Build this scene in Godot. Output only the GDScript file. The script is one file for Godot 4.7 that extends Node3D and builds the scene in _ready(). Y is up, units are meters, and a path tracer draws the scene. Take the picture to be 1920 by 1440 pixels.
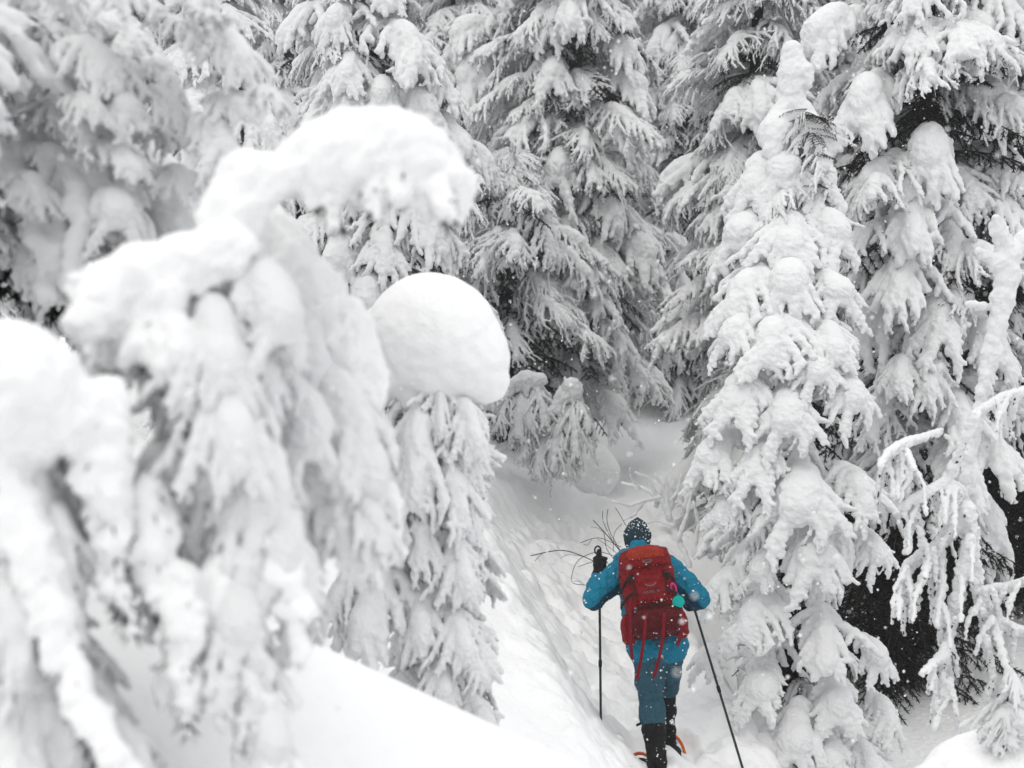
extends Node3D

const FPX := 2100.0            # focal length in photograph pixels (1920 wide)
const EYE := Vector3(0, 3.8, 0)
const TILT := 8.2
var cam_xf := Transform3D()
var snow_mat: StandardMaterial3D
var rime_mat: StandardMaterial3D
var needle_mat: StandardMaterial3D
var bark_mat: StandardMaterial3D
var ground_mat: StandardMaterial3D
var smooth_mat: StandardMaterial3D
var names := {}
var lump := FastNoiseLite.new()
var fine := FastNoiseLite.new()
var hills := FastNoiseLite.new()
var paws := []
var fronds := []
var rimes := []
var sprays := []
var pillows := []
var laces := []


# ------------------------------------------------------------------ small helpers
func P(px: float, py: float, d: float) -> Vector3:
	return cam_xf * Vector3((px - 960.0) / FPX * d, -(py - 720.0) / FPX * d, -d)

func numbered(called: String) -> String:
	var n: int = names.get(called, 0)
	names[called] = n + 1
	return called if n == 0 else "%s_%03d" % [called, n]

func tag(o: Node, label: String, category: String, group := "", kind := "") -> void:
	if label: o.set_meta("label", label)
	if category: o.set_meta("category", category)
	if group: o.set_meta("group", group)
	if kind: o.set_meta("kind", kind)

func thing(called: String, at: Vector3, label: String, category: String, group := "") -> Node3D:
	var o := Node3D.new()
	o.name = numbered(called)
	add_child(o)
	o.position = at
	tag(o, label, category, group)
	return o

func part(called: String, m: Mesh, mat: Material, parent: Node, xf := Transform3D()) -> MeshInstance3D:
	var o := MeshInstance3D.new()
	o.name = called if parent != self else numbered(called)
	o.mesh = m
	if mat: o.material_override = mat
	o.transform = xf
	parent.add_child(o, true)
	return o

func arrays_mesh(sets: Array, mats: Array) -> ArrayMesh:
	var m := ArrayMesh.new()
	for i in sets.size():
		var a := []
		a.resize(Mesh.ARRAY_MAX)
		a[Mesh.ARRAY_VERTEX] = sets[i][0]
		a[Mesh.ARRAY_NORMAL] = sets[i][1]
		a[Mesh.ARRAY_INDEX] = sets[i][2]
		if sets[i].size() > 3: a[Mesh.ARRAY_COLOR] = sets[i][3]
		m.add_surface_from_arrays(Mesh.PRIMITIVE_TRIANGLES, a)
		m.surface_set_material(m.get_surface_count() - 1, mats[i])
	return m


# ------------------------------------------------------------------ soft bodies: capsules blended in a field, meshed as surface nets
class Blob:
	var c := PackedFloat32Array()

	func cap(a: Vector3, b: Vector3, ra: float, rb: float) -> void:
		c.append_array([a.x, a.y, a.z, b.x, b.y, b.z, ra, rb])

	func ball(a: Vector3, r: float) -> void:
		cap(a, a + Vector3(0.0001, 0, 0), r, r)

	func chain(pts: Array, rs: Array) -> void:
		for i in pts.size() - 1:
			cap(pts[i], pts[i + 1], rs[i], rs[i + 1])

	# smooth = true: blend sharply (bodies); false: metaball swell (snow)
	func surface(cell: float, lump: FastNoiseLite = null, amp := 0.0, fine: FastNoiseLite = null, famp := 0.0, iso := 0.25, reach := 1.4142, crumble := true) -> Array:
		var n := c.size() / 8
		var lo := Vector3(1e9, 1e9, 1e9)
		var hi := -lo
		for i in n:
			var o := i * 8
			var r := maxf(c[o + 6], c[o + 7]) * reach
			var rv := Vector3(r, r, r)
			var a := Vector3(c[o], c[o + 1], c[o + 2])
			var b := Vector3(c[o + 3], c[o + 4], c[o + 5])
			lo = lo.min(a - rv).min(b - rv)
			hi = hi.max(a + rv).max(b + rv)
		lo -= Vector3.ONE * cell * 2.0
		hi += Vector3.ONE * cell * 2.0
		var nx := int((hi.x - lo.x) / cell) + 2
		var ny := int((hi.y - lo.y) / cell) + 2
		var nz := int((hi.z - lo.z) / cell) + 2
		var f := PackedFloat32Array()
		f.resize(nx * ny * nz)
		for i in n:
			var o := i * 8
			var ax := c[o]
			var ay := c[o + 1]
			var az := c[o + 2]
			var dx := c[o + 3] - ax
			var dy := c[o + 4] - ay
			var dz := c[o + 5] - az
			var ra := c[o + 6] * reach
			var dr := c[o + 7] * reach - ra
			var inv := 1.0 / maxf(dx * dx + dy * dy + dz * dz, 1e-9)
			var r := maxf(ra, ra + dr)
			var i0 := maxi(0, int((minf(ax, ax + dx) - r - lo.x) / cell))
			var i1 := mini(nx - 1, int((maxf(ax, ax + dx) + r - lo.x) / cell) + 1)
			var j0 := maxi(0, int((minf(ay, ay + dy) - r - lo.y) / cell))
			var j1 := mini(ny - 1, int((maxf(ay, ay + dy) + r - lo.y) / cell) + 1)
			var k0 := maxi(0, int((minf(az, az + dz) - r - lo.z) / cell))
			var k1 := mini(nz - 1, int((maxf(az, az + dz) + r - lo.z) / cell) + 1)
			for k in range(k0, k1 + 1):
				var pz := lo.z + k * cell - az
				for j in range(j0, j1 + 1):
					var py := lo.y + j * cell - ay
					var row := (k * ny + j) * nx
					var tyz := py * dy + pz * dz
					for q in range(i0, i1 + 1):
						var px := lo.x + q * cell - ax
						var t := clampf((px * dx + tyz) * inv, 0.0, 1.0)
						var ex := px - t * dx
						var ey := py - t * dy
						var ez := pz - t * dz
						var rr := ra + dr * t
						var v := 1.0 - (ex * ex + ey * ey + ez * ez) / (rr * rr)
						if v > 0.0:
							f[row + q] += v * v
		# surface nets
		var ids := PackedInt32Array()
		ids.resize(nx * ny * nz)
		var vs := PackedVector3Array()
		var idx := PackedInt32Array()
		var sx := 1
		var sy := nx
		var sz := nx * ny
		for k in nz - 1:
			for j in ny - 1:
				var row := (k * ny + j) * nx
				for q in nx - 1:
					var at := row + q
					var f0 := f[at]
					var f1 := f[at + 1]
					var f2 := f[at + sy]
					var f3 := f[at + sy + 1]
					var f4 := f[at + sz]
					var f5 := f[at + sz + 1]
					var f6 := f[at + sz + sy]
					var f7 := f[at + sz + sy + 1]
					var m := int(f0 > iso) + int(f1 > iso) + int(f2 > iso) + int(f3 > iso) + int(f4 > iso) + int(f5 > iso) + int(f6 > iso) + int(f7 > iso)
					if m == 0 or m == 8:
						continue
					var px := 0.0
					var py := 0.0
					var pz := 0.0
					var cnt := 0.0
					var s0 := f0 > iso
					var s1 := f1 > iso
					var s2 := f2 > iso
					var s3 := f3 > iso
					var s4 := f4 > iso
					var s5 := f5 > iso
					var s6 := f6 > iso
					var s7 := f7 > iso
					if s0 != s1:
						px += (iso - f0) / (f1 - f0); cnt += 1.0
					if s2 != s3:
						px += (iso - f2) / (f3 - f2); py += 1.0; cnt += 1.0
					if s4 != s5:
						px += (iso - f4) / (f5 - f4); pz += 1.0; cnt += 1.0
					if s6 != s7:
						px += (iso - f6) / (f7 - f6); py += 1.0; pz += 1.0; cnt += 1.0
					if s0 != s2:
						py += (iso - f0) / (f2 - f0); cnt += 1.0
					if s1 != s3:
						py += (iso - f1) / (f3 - f1); px += 1.0; cnt += 1.0
					if s4 != s6:
						py += (iso - f4) / (f6 - f4); pz += 1.0; cnt += 1.0
					if s5 != s7:
						py += (iso - f5) / (f7 - f5); px += 1.0; pz += 1.0; cnt += 1.0
					if s0 != s4:
						pz += (iso - f0) / (f4 - f0); cnt += 1.0
					if s1 != s5:
						pz += (iso - f1) / (f5 - f1); px += 1.0; cnt += 1.0
					if s2 != s6:
						pz += (iso - f2) / (f6 - f2); py += 1.0; cnt += 1.0
					if s3 != s7:
						pz += (iso - f3) / (f7 - f3); px += 1.0; py += 1.0; cnt += 1.0
					ids[at] = vs.size()
					vs.append(lo + Vector3(q + px / cnt, j + py / cnt, k + pz / cnt) * cell)
					if s0 != s1 and j > 0 and k > 0:
						var a := ids[at]
						var b := ids[at - sy]
						var d := ids[at - sy - sz]
						var e := ids[at - sz]
						if s0: idx.append_array([a, d, b, a, e, d])
						else: idx.append_array([a, b, d, a, d, e])
					if s0 != s2 and q > 0 and k > 0:
						var a := ids[at]
						var b := ids[at - sz]
						var d := ids[at - sz - 1]
						var e := ids[at - 1]
						if s0: idx.append_array([a, d, b, a, e, d])
						else: idx.append_array([a, b, d, a, d, e])
					if s0 != s4 and q > 0 and j > 0:
						var a := ids[at]
						var b := ids[at - 1]
						var d := ids[at - 1 - sy]
						var e := ids[at - sy]
						if s0: idx.append_array([a, d, b, a, e, d])
						else: idx.append_array([a, b, d, a, d, e])
		var ns := Blob.normals(vs, idx)
		if lump:
			for i in vs.size():
				var p := vs[i]
				var h := lump.get_noise_3dv(p) * amp
				if fine: h += fine.get_noise_3dv(p) * famp
				if crumble: h *= lerpf(1.3, 0.4, smoothstep(0.0, 0.8, ns[i].y))
				vs[i] = p + ns[i] * h
			ns = Blob.normals(vs, idx)
		return [vs, ns, idx]

	static func normals(vs: PackedVector3Array, idx: PackedInt32Array) -> PackedVector3Array:
		var ns := PackedVector3Array()
		ns.resize(vs.size())
		for t in range(0, idx.size(), 3):
			var a := idx[t]
			var b := idx[t + 1]
			var d := idx[t + 2]
			var n := (vs[d] - vs[a]).cross(vs[b] - vs[a])
			ns[a] += n
			ns[b] += n
			ns[d] += n
		for i in ns.size():
			ns[i] = ns[i].normalized()
		return ns


# ------------------------------------------------------------------ needles: slender blades collected in one surface
class Needles:
	var vs := PackedVector3Array()
	var ns := PackedVector3Array()
	var cs := PackedColorArray()
	var idx := PackedInt32Array()

	func blade(a: Vector3, dir: Vector3, w: float, col: Color, rng: RandomNumberGenerator) -> void:
		var side := dir.cross(Vector3(rng.randf() - 0.5, rng.randf() - 0.5, rng.randf() - 0.5)).normalized() * w
		var n := side.cross(dir).normalized()
		var at := vs.size()
		vs.append_array([a - side, a + side, a + dir])
		ns.append_array([n, n, n])
		cs.append_array([col, col, col])
		idx.append_array([at, at + 1, at + 2])

	func stem(a: Vector3, b: Vector3, ra: float, rb: float, col: Color) -> void:
		var d := (b - a).normalized()
		var u := d.cross(Vector3(0.31, 0.9, 0.27)).normalized()
		var v := d.cross(u)
		var at := vs.size()
		for k in 5:
			var o := u * cos(TAU * k / 5.0) + v * sin(TAU * k / 5.0)
			vs.append_array([a + o * ra, b + o * rb])
			ns.append_array([o, o])
			cs.append_array([col, col])
		for k in 5:
			var p := at + k * 2
			var q := at + (k + 1) % 5 * 2
			idx.append_array([p, p + 1, q, q, p + 1, q + 1])

	func surface() -> Array:
		return [vs, ns, idx, cs]


# ------------------------------------------------------------------ one bough: curved axis, side twigs, fingers that hang, snow load on top
# style: length, start pitch, end pitch, half width, load radius, twig radius at base and tip, twigs per side, hanging fringe, cell
func make_bough(rng: RandomNumberGenerator, s: Dictionary) -> Dictionary:
	var B := Blob.new()
	var N := Needles.new()
	var pts := []
	var p := Vector3.ZERO
	var steps := 12
	var sway := rng.randf_range(-0.25, 0.25)
	var yaw := 0.0
	for i in steps + 1:
		pts.append(p)
		var t := float(i) / steps
		var pitch := deg_to_rad(lerpf(s.a0, s.a1, pow(t, 1.2)) + rng.randf_range(-5, 5))
		yaw += sway / steps
		p += Vector3(cos(pitch) * cos(yaw), sin(pitch), cos(pitch) * sin(yaw)) * s.L / steps
	var axis := func(t: float) -> Vector3:
		var x := clampf(t, 0, 0.9999) * steps
		var i := int(x)
		return pts[i].lerp(pts[i + 1], x - i)
	var dark := Color(0.018, 0.022, 0.017)
	# snow on the axis
	for i in steps:
		var t := (i + 0.5) / steps
		var r: float = s.heap * (0.35 + 0.75 * smoothstep(0.1, 0.65, t) - 0.45 * smoothstep(0.8, 1.0, t)) * rng.randf_range(1.0 - s.get("clump", 0.25), 1.0 + s.get("clump", 0.25))
		r = maxf(r, s.r1)
		var up := Vector3(0, r * s.get("lift", 0.35), 0)
		B.cap(pts[i] + up, pts[i + 1] + up, r, r * rng.randf_range(0.9, 1.1))
		N.stem(pts[i], pts[i + 1], 0.016 * (1.1 - t), 0.016 * (1.0 - t), Color(0.05, 0.042, 0.035))
	# twigs
	var twigs: int = s.n
	for i in twigs:
		for side: float in [-1.0, 1.0]:
			var t := lerpf(0.12, 0.97, (i + rng.randf_range(-0.25, 0.25) + 0.25 * side) / twigs)
			t = clampf(t, 0.08, 0.98)
			var base: Vector3 = axis.call(t)
			var tan: Vector3 = (axis.call(minf(t + 0.06, 0.99)) - axis.call(maxf(t - 0.06, 0.0))).normalized()
			var lat: Vector3 = tan.cross(Vector3.UP).normalized() * side
			var ang := deg_to_rad(lerpf(66, 18, pow(t, 1.4)) + rng.randf_range(-9, 9))
			if s.has("fan"): ang = deg_to_rad(lerpf(70, s.fan, t * t) * (0.35 + 0.65 * absf(rng.randf_range(0.4, 1.3))))
			var length: float = s.W * (0.4 + 0.75 * t if s.has("fan") else 0.25 + 0.8 * sin(PI * pow(clampf(t, 0, 1), 0.85)) + 0.12) * rng.randf_range(0.6, 1.3)
			var dir: Vector3 = (tan * cos(ang) + lat * sin(ang)).normalized()
			var q := base
			var segs := 5
			var r0: float = s.r0 * rng.randf_range(0.8, 1.25)
			var r1: float = s.r1 * rng.randf_range(0.8, 1.2)
			for k in segs:
				var u := float(k) / segs
				var st := length / segs
				var nx := q + dir * st
				var ra := lerpf(r0, r1, u)
				var rb := lerpf(r0, r1, u + 1.0 / segs)
				var lift := Vector3(0, ra * 0.3, 0)
				B.cap(q + lift, nx + lift, ra, rb)
				N.stem(q, nx, 0.006, 0.004, Color(0.05, 0.042, 0.035))
				# needles below and beside
				for z in int(s.needles):
					var a := q.lerp(nx, rng.randf())
					var out := (dir * rng.randf_range(0.2, 0.9) + Vector3(rng.randf_range(-1, 1), rng.randf_range(-1.3, 0.15), rng.randf_range(-1, 1))).normalized()
					var frost := rng.randf()
					var col := dark.lerp(Color(0.7, 0.7, 0.7), frost * frost * float(s.frost))
					N.blade(a, out * (ra * 1.1 + rng.randf_range(0.012, 0.04)), 0.004, col, rng)
				# fingers
				if k >= 1 and rng.randf() < s.fingers:
					var fd: Vector3 = (dir * rng.randf_range(0.2, 0.8) + lat * rng.randf_range(-0.9, 0.9) + tan * rng.randf_range(-0.3, 0.8) + Vector3(0, rng.randf_range(-0.8, 0.15), 0)).normalized()
					var fl: float = length * rng.randf_range(0.12, 0.3)
					var fe := nx + fd * fl
					var fr: float = lerpf(r0, r1, u) * rng.randf_range(0.6, 0.9)
					B.cap(nx, nx.lerp(fe, 0.5), fr, fr * 0.9)
					B.cap(nx.lerp(fe, 0.5), fe + Vector3(0, -fl * 0.15, 0), fr * 0.9, fr * 0.7)
					for z in int(s.needles):
						var a := nx.lerp(fe, rng.randf())
						var out := (fd * 0.6 + Vector3(rng.randf_range(-1, 1), rng.randf_range(-1.2, 0.3), rng.randf_range(-1, 1))).normalized()
						var frost := rng.randf()
						N.blade(a, out * (fr + rng.randf_range(0.01, 0.03)), 0.004, dark.lerp(Color(0.7, 0.7, 0.7), frost * frost * float(s.frost)), rng)
				# knobs of snow along the edge
				for z in int(s.get("nubs", 0)):
					if k >= 2 and rng.randf() < 0.75:
						var kd := (dir * rng.randf_range(0.0, 0.9) + lat * rng.randf_range(-1, 1) + Vector3(0, rng.randf_range(-1.0, 0.2), 0)).normalized()
						var kr := rng.randf_range(0.017, 0.028)
						B.cap(nx + kd * ra * 0.5, nx + kd * (ra + rng.randf_range(0.01, 0.045)), kr, kr * 0.85)
				# hanging fringe
				if rng.randf() < s.hang:
					var hl: float = rng.randf_range(0.08, 0.26) * s.get("hl", s.L)
					var h0 := q
					var h1 := h0 + Vector3(rng.randf_range(-0.05, 0.05), -hl * 0.5, rng.randf_range(-0.05, 0.05)) + dir * hl * 0.15
					var h2 := h1 + Vector3(rng.randf_range(-0.04, 0.04), -hl * 0.5, rng.randf_range(-0.04, 0.04))
					var hr: float = s.r1 * rng.randf_range(0.55, 0.8)
					B.cap(h0, h1, hr, hr)
					B.cap(h1, h2, hr, hr * 0.75)
					for z in int(s.needles) * 3:
						var a := h0.lerp(h2, rng.randf())
						var out := Vector3(rng.randf_range(-1, 1), rng.randf_range(-1.4, 0.1), rng.randf_range(-1, 1)).normalized()
						var frost := rng.randf()
						N.blade(a, out * (hr + rng.randf_range(0.01, 0.03)), 0.004, dark.lerp(Color(0.7, 0.7, 0.7), frost * frost * float(s.frost)), rng)
				q = nx
				dir = (dir + Vector3(0, -s.sag / segs, 0) + Vector3(rng.randf_range(-1, 1), rng.randf_range(-0.7, 0.7), rng.randf_range(-1, 1)) * s.get("wave", 0.13)).normalized()
	var tip: Vector3 = pts[steps]
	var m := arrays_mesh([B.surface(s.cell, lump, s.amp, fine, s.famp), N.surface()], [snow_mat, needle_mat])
	return {"mesh": m, "mid": axis.call(0.66), "wide": s.W * 1.75, "reach": Vector2(tip.x, tip.z).length(), "drop": tip.y, "turn": atan2(tip.z, tip.x)}


# a dark spray of green needles with little frost, for the inside of the crowns
func make_spray(rng: RandomNumberGenerator) -> Mesh:
	var N := Needles.new()
	var p := Vector3.ZERO
	var dir := Vector3(1, 0.1, 0)
	for i in 10:
		var q := p + dir * 0.1
		N.stem(p, q, 0.012 - 0.001 * i, 0.011 - 0.001 * i, Color(0.045, 0.038, 0.03))
		for side: float in [-1.0, 1.0]:
			var l := 0.32 * (1.0 - 0.07 * i) * rng.randf_range(0.7, 1.2)
			var d: Vector3 = (dir * 0.6 + Vector3(0, -0.25, 0.8 * side)).normalized()
			var a := p
			for k in 4:
				var b := a + d * l / 4.0
				N.stem(a, b, 0.004, 0.003, Color(0.05, 0.042, 0.035))
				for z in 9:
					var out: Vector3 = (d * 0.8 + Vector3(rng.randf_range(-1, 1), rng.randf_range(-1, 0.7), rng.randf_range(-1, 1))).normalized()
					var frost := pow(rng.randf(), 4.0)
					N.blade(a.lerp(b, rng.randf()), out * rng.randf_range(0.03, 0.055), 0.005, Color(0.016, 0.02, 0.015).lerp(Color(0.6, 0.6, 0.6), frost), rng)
				a = b
				d = (d + Vector3(0, -0.12, 0)).normalized()
		p = q
		dir = (dir + Vector3(0, -0.06, rng.randf_range(-0.05, 0.05))).normalized()
	return arrays_mesh([N.surface()], [needle_mat])


func make_trunk(h: float, r: float, rng: RandomNumberGenerator, lean: Vector3) -> Mesh:
	var st := SurfaceTool.new()
	st.begin(Mesh.PRIMITIVE_TRIANGLES)
	var rings := 24
	var seg := 12
	for i in rings + 1:
		var t := float(i) / rings
		var rr := r * (1.0 - t * 0.93) * (1.0 + 0.35 * pow(1.0 - t, 14.0))
		for k in seg + 1:
			var a := TAU * k / seg
			var o := Vector3(cos(a), 0, sin(a))
			var w := rr * (1.0 + 0.12 * lump.get_noise_3d(cos(a) * 0.2, t * h * 0.3, sin(a) * 0.2))
			st.set_normal(o)
			st.set_uv(Vector2(float(k) / seg * 2.0, t * h))
			st.add_vertex(o * w + Vector3(lean.x * t, t * h, lean.z * t))
	for i in rings:
		for k in seg:
			var a := i * (seg + 1) + k
			var b := a + seg + 1
			for v in [a, b, a + 1, a + 1, b, b + 1]: st.add_index(v)
	return st.commit()


# ------------------------------------------------------------------ a spruce: trunk, whorls of boughs, dark needles within
# radius: array of Vector2(fraction of height, metres); mix: chances of paw / frond / rime
func spruce(called: String, label: String, base: Vector3, h: float, radius: Array, mix: Array, o := {}) -> Node3D:
	var rng := RandomNumberGenerator.new()
	rng.seed = int(o.get("seed", 7))
	var t := thing(called, base, label, o.get("category", "spruce tree"), o.get("group", ""))
	var lean: Vector3 = o.get("lean", Vector3.ZERO)
	part("trunk", make_trunk(h * o.get("bole", 0.97), o.get("trunk", 0.016 * h + 0.02), rng, lean), bark_mat, t)
	var rad := func(u: float) -> float:
		for i in radius.size() - 1:
			if u <= radius[i + 1].x:
				return lerpf(radius[i].y, radius[i + 1].y, clampf((u - radius[i].x) / (radius[i + 1].x - radius[i].x), 0, 1))
		return radius[-1].y
	var y: float = o.get("from", 0.25)
	var made := 0
	var phase := rng.randf() * TAU
	while y < h * 0.985:
		var u := y / h
		var R: float = rad.call(u)
		var count := int(o.get("count", 7)) - int(u > 0.75) - int(u > 0.9)
		phase += 0.9
		for k in count:
			if made >= 295: break
			if rng.randf() < float(o.get("skip", 0.2)): continue
			var phi := phase + TAU * k / count + rng.randf_range(-0.35, 0.35)
			var which := rng.randf()
			var set: Array = paws if which < mix[0] else fronds if which < mix[0] + mix[1] else o.get("third", laces)
			var b: Dictionary = set[rng.randi() % set.size()]
			var reach := R * rng.randf_range(0.6, 1.2)
			var s: float = reach / b.reach
			var fat: float = clampf(s, o.get("smin", 0.75), o.get("smax", 1.2))
			# keep thick snow on short boughs: the reach is scaled, height and width less so
			var bas := Basis(Vector3.UP, -phi + b.turn) * Basis(Vector3.RIGHT, rng.randf_range(-0.35, 0.35)) * Basis(Vector3.BACK, rng.randf_range(-0.3, 0.25)) * Basis.from_scale(Vector3(s, lerpf(s, fat, 0.6), fat))
			var at := Vector3(lean.x * u, y + rng.randf_range(-0.14, 0.14), lean.z * u)
			at.y += float(o.get("raise", 0.0))
			part("snowy_bough", b.mesh, null, t, Transform3D(bas, at))
			made += 1
		y += lerpf(o.get("gap", 0.3), o.get("gap", 0.3) * 0.6, u) * rng.randf_range(0.85, 1.15)
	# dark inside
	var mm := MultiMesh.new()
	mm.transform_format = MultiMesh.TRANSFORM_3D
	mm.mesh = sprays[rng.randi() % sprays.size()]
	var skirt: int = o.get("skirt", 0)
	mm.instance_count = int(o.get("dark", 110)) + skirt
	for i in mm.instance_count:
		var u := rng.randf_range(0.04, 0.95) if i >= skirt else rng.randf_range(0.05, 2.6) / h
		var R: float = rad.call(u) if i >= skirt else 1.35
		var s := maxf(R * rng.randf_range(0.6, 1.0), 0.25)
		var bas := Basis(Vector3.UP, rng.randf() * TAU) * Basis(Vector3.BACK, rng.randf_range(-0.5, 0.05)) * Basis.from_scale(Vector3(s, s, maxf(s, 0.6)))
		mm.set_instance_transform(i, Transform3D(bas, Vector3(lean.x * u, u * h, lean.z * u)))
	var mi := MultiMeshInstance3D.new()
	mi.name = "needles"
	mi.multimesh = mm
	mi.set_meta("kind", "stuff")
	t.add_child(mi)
	return t


func height_at(py: float, d: float) -> float:
	return EYE.y - tan(atan((py - 720.0) / FPX) + deg_to_rad(TILT)) * d

func across_at(px: float, py: float, d: float) -> float:
	return P(px, py, d * cos(deg_to_rad(TILT)) + (EYE.y - height_at(py, d)) * sin(deg_to_rad(TILT))).x

# a spruce seen with its trunk at px, d metres away, its top at py_top; widths: [py, half width], in photograph pixels
func spruce_at(label: String, px: float, d: float, py_top: float, widths: Array, mix: Array, o := {}) -> Node3D:
	var x := across_at(px, 700, d)
	var g: float = o.get("base", ground_y(x, d)) - 0.1
	var h := height_at(py_top, d) - g
	var radius := []
	for w in widths:
		radius.append(Vector2(clampf((height_at(w[0], d) - g) / h, 0, 1), w[1] / FPX * d))
	radius.reverse()
	return spruce(o.get("called", "spruce_tree"), label, Vector3(x, g, -d), h, radius, mix, o)

# snow-coated limbs drawn as strokes: each [px, py, radius] in photograph pixels, running from depth d0 to d1
func stroke(B: Blob, pts: Array, d0: float, d1: float, rng: RandomNumberGenerator, fringe := 0.0, N: Needles = null) -> void:
	for i in pts.size() - 1:
		var ta := float(i) / (pts.size() - 1)
		var tb := float(i + 1) / (pts.size() - 1)
		var da := lerpf(d0, d1, ta)
		var db := lerpf(d0, d1, tb)
		var a := P(pts[i][0], pts[i][1], da)
		var b := P(pts[i + 1][0], pts[i + 1][1], db)
		var ra: float = pts[i][2] / FPX * da * 0.88
		var rb: float = pts[i + 1][2] / FPX * db * 0.88
		var n := maxi(1, int(a.distance_to(b) / maxf(ra, rb) * 0.8))
		var last := a
		var lr := ra
		for k in n:
			var t := float(k + 1) / n
			var r := lerpf(ra, rb, t) * (rng.randf_range(0.85, 1.15) if fringe > 0.0 else rng.randf_range(0.93, 1.07))
			var q := a.lerp(b, t) + Vector3(rng.randf_range(-1, 1), rng.randf_range(-1, 1), rng.randf_range(-1, 1)) * r * 0.14
			B.cap(last, q, lr, r)
			if fringe > 0.0:
				for z in 9:
					if rng.randf() < fringe:
						var fr := r * rng.randf_range(0.16, 0.42)
						var out := Vector3(rng.randf_range(-1, 1), rng.randf_range(-1.0, 0.15), rng.randf_range(-0.3, 1)).normalized()
						var f0 := last.lerp(q, rng.randf()) + out * r * 0.85
						var f1 := f0 + out * r * 0.25 + Vector3(0, -r * rng.randf_range(0.3, 0.9), 0)
						B.cap(f0, f1, fr, fr * 0.7)
			if N and fringe <= 0.0:
				N.stem(last - Vector3(0, r * 0.62, 0), q - Vector3(0, r * 0.62, 0), r * 0.5, r * 0.5, Color(0.05, 0.043, 0.038))
			elif N:
				for z in 26:
					var out := Vector3(rng.randf_range(-1, 1), rng.randf_range(-1.5, 0.0), rng.randf_range(-1, 1)).normalized()
					var frost := pow(rng.randf(), 2.0)
					N.blade(last.lerp(q, rng.randf()) + out * r * 0.8, (out + Vector3(0, -0.4, 0)) * (r * 0.35 + 0.02), 0.0035, Color(0.02, 0.023, 0.018).lerp(Color(0.7, 0.7, 0.7), frost), rng)
			last = q
			lr = r


# one thick pillow of snow on a bough that points at the viewer's side, its middle at (px, py), w photograph pixels wide
func pillow(t: Node3D, px: float, py: float, w: float, d: float, rng: RandomNumberGenerator, set: Array, turn := 0.0, tilt := 0.0, tall := 1.0) -> void:
	var b: Dictionary = set[rng.randi() % set.size()]
	var c := P(px, py, d)
	var s: float = w / FPX * d / b.wide
	# outward direction: from the trunk towards the eye, turned sideways by where it stands
	var phi := atan2(EYE.z - c.z, EYE.x - c.x) + turn
	var bas := Basis(Vector3.UP, -phi + b.turn) * Basis(Vector3.BACK, tilt + rng.randf_range(-0.08, 0.08)) * Basis.from_scale(Vector3(s * tall, s * tall, s))
	var at := c - bas * (b.mid as Vector3)
	part("snowy_bough", b.mesh, null, t, Transform3D(bas, at - t.position))


# ------------------------------------------------------------------ ground
func sst(a: float, b: float, x: float) -> float:
	return smoothstep(a, b, x)

const TRAIL := [Vector2(1.35, 4.5), Vector2(1.2, 6.5), Vector2(1.08, 7.7), Vector2(0.8, 9.0), Vector2(0.5, 10.3), Vector2(0.33, 11.4), Vector2(0.5, 12.6), Vector2(1.1, 13.4), Vector2(2.3, 13.8), Vector2(5.0, 14.2)]

func trail_off(x: float, d: float) -> Vector2:     # across (signed) and along
	var p := Vector2(x, d)
	var best := 99.0
	var out := Vector2(99, 0)
	var run := 0.0
	for i in TRAIL.size() - 1:
		var a: Vector2 = TRAIL[i]
		var b: Vector2 = TRAIL[i + 1]
		var q := Geometry2D.get_closest_point_to_segment(p, a, b)
		var l := p.distance_to(q)
		if l < best:
			best = l
			out = Vector2(l * signf((b - a).cross(p - a)), run + a.distance_to(q))
		run += a.distance_to(b)
	return out

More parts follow.
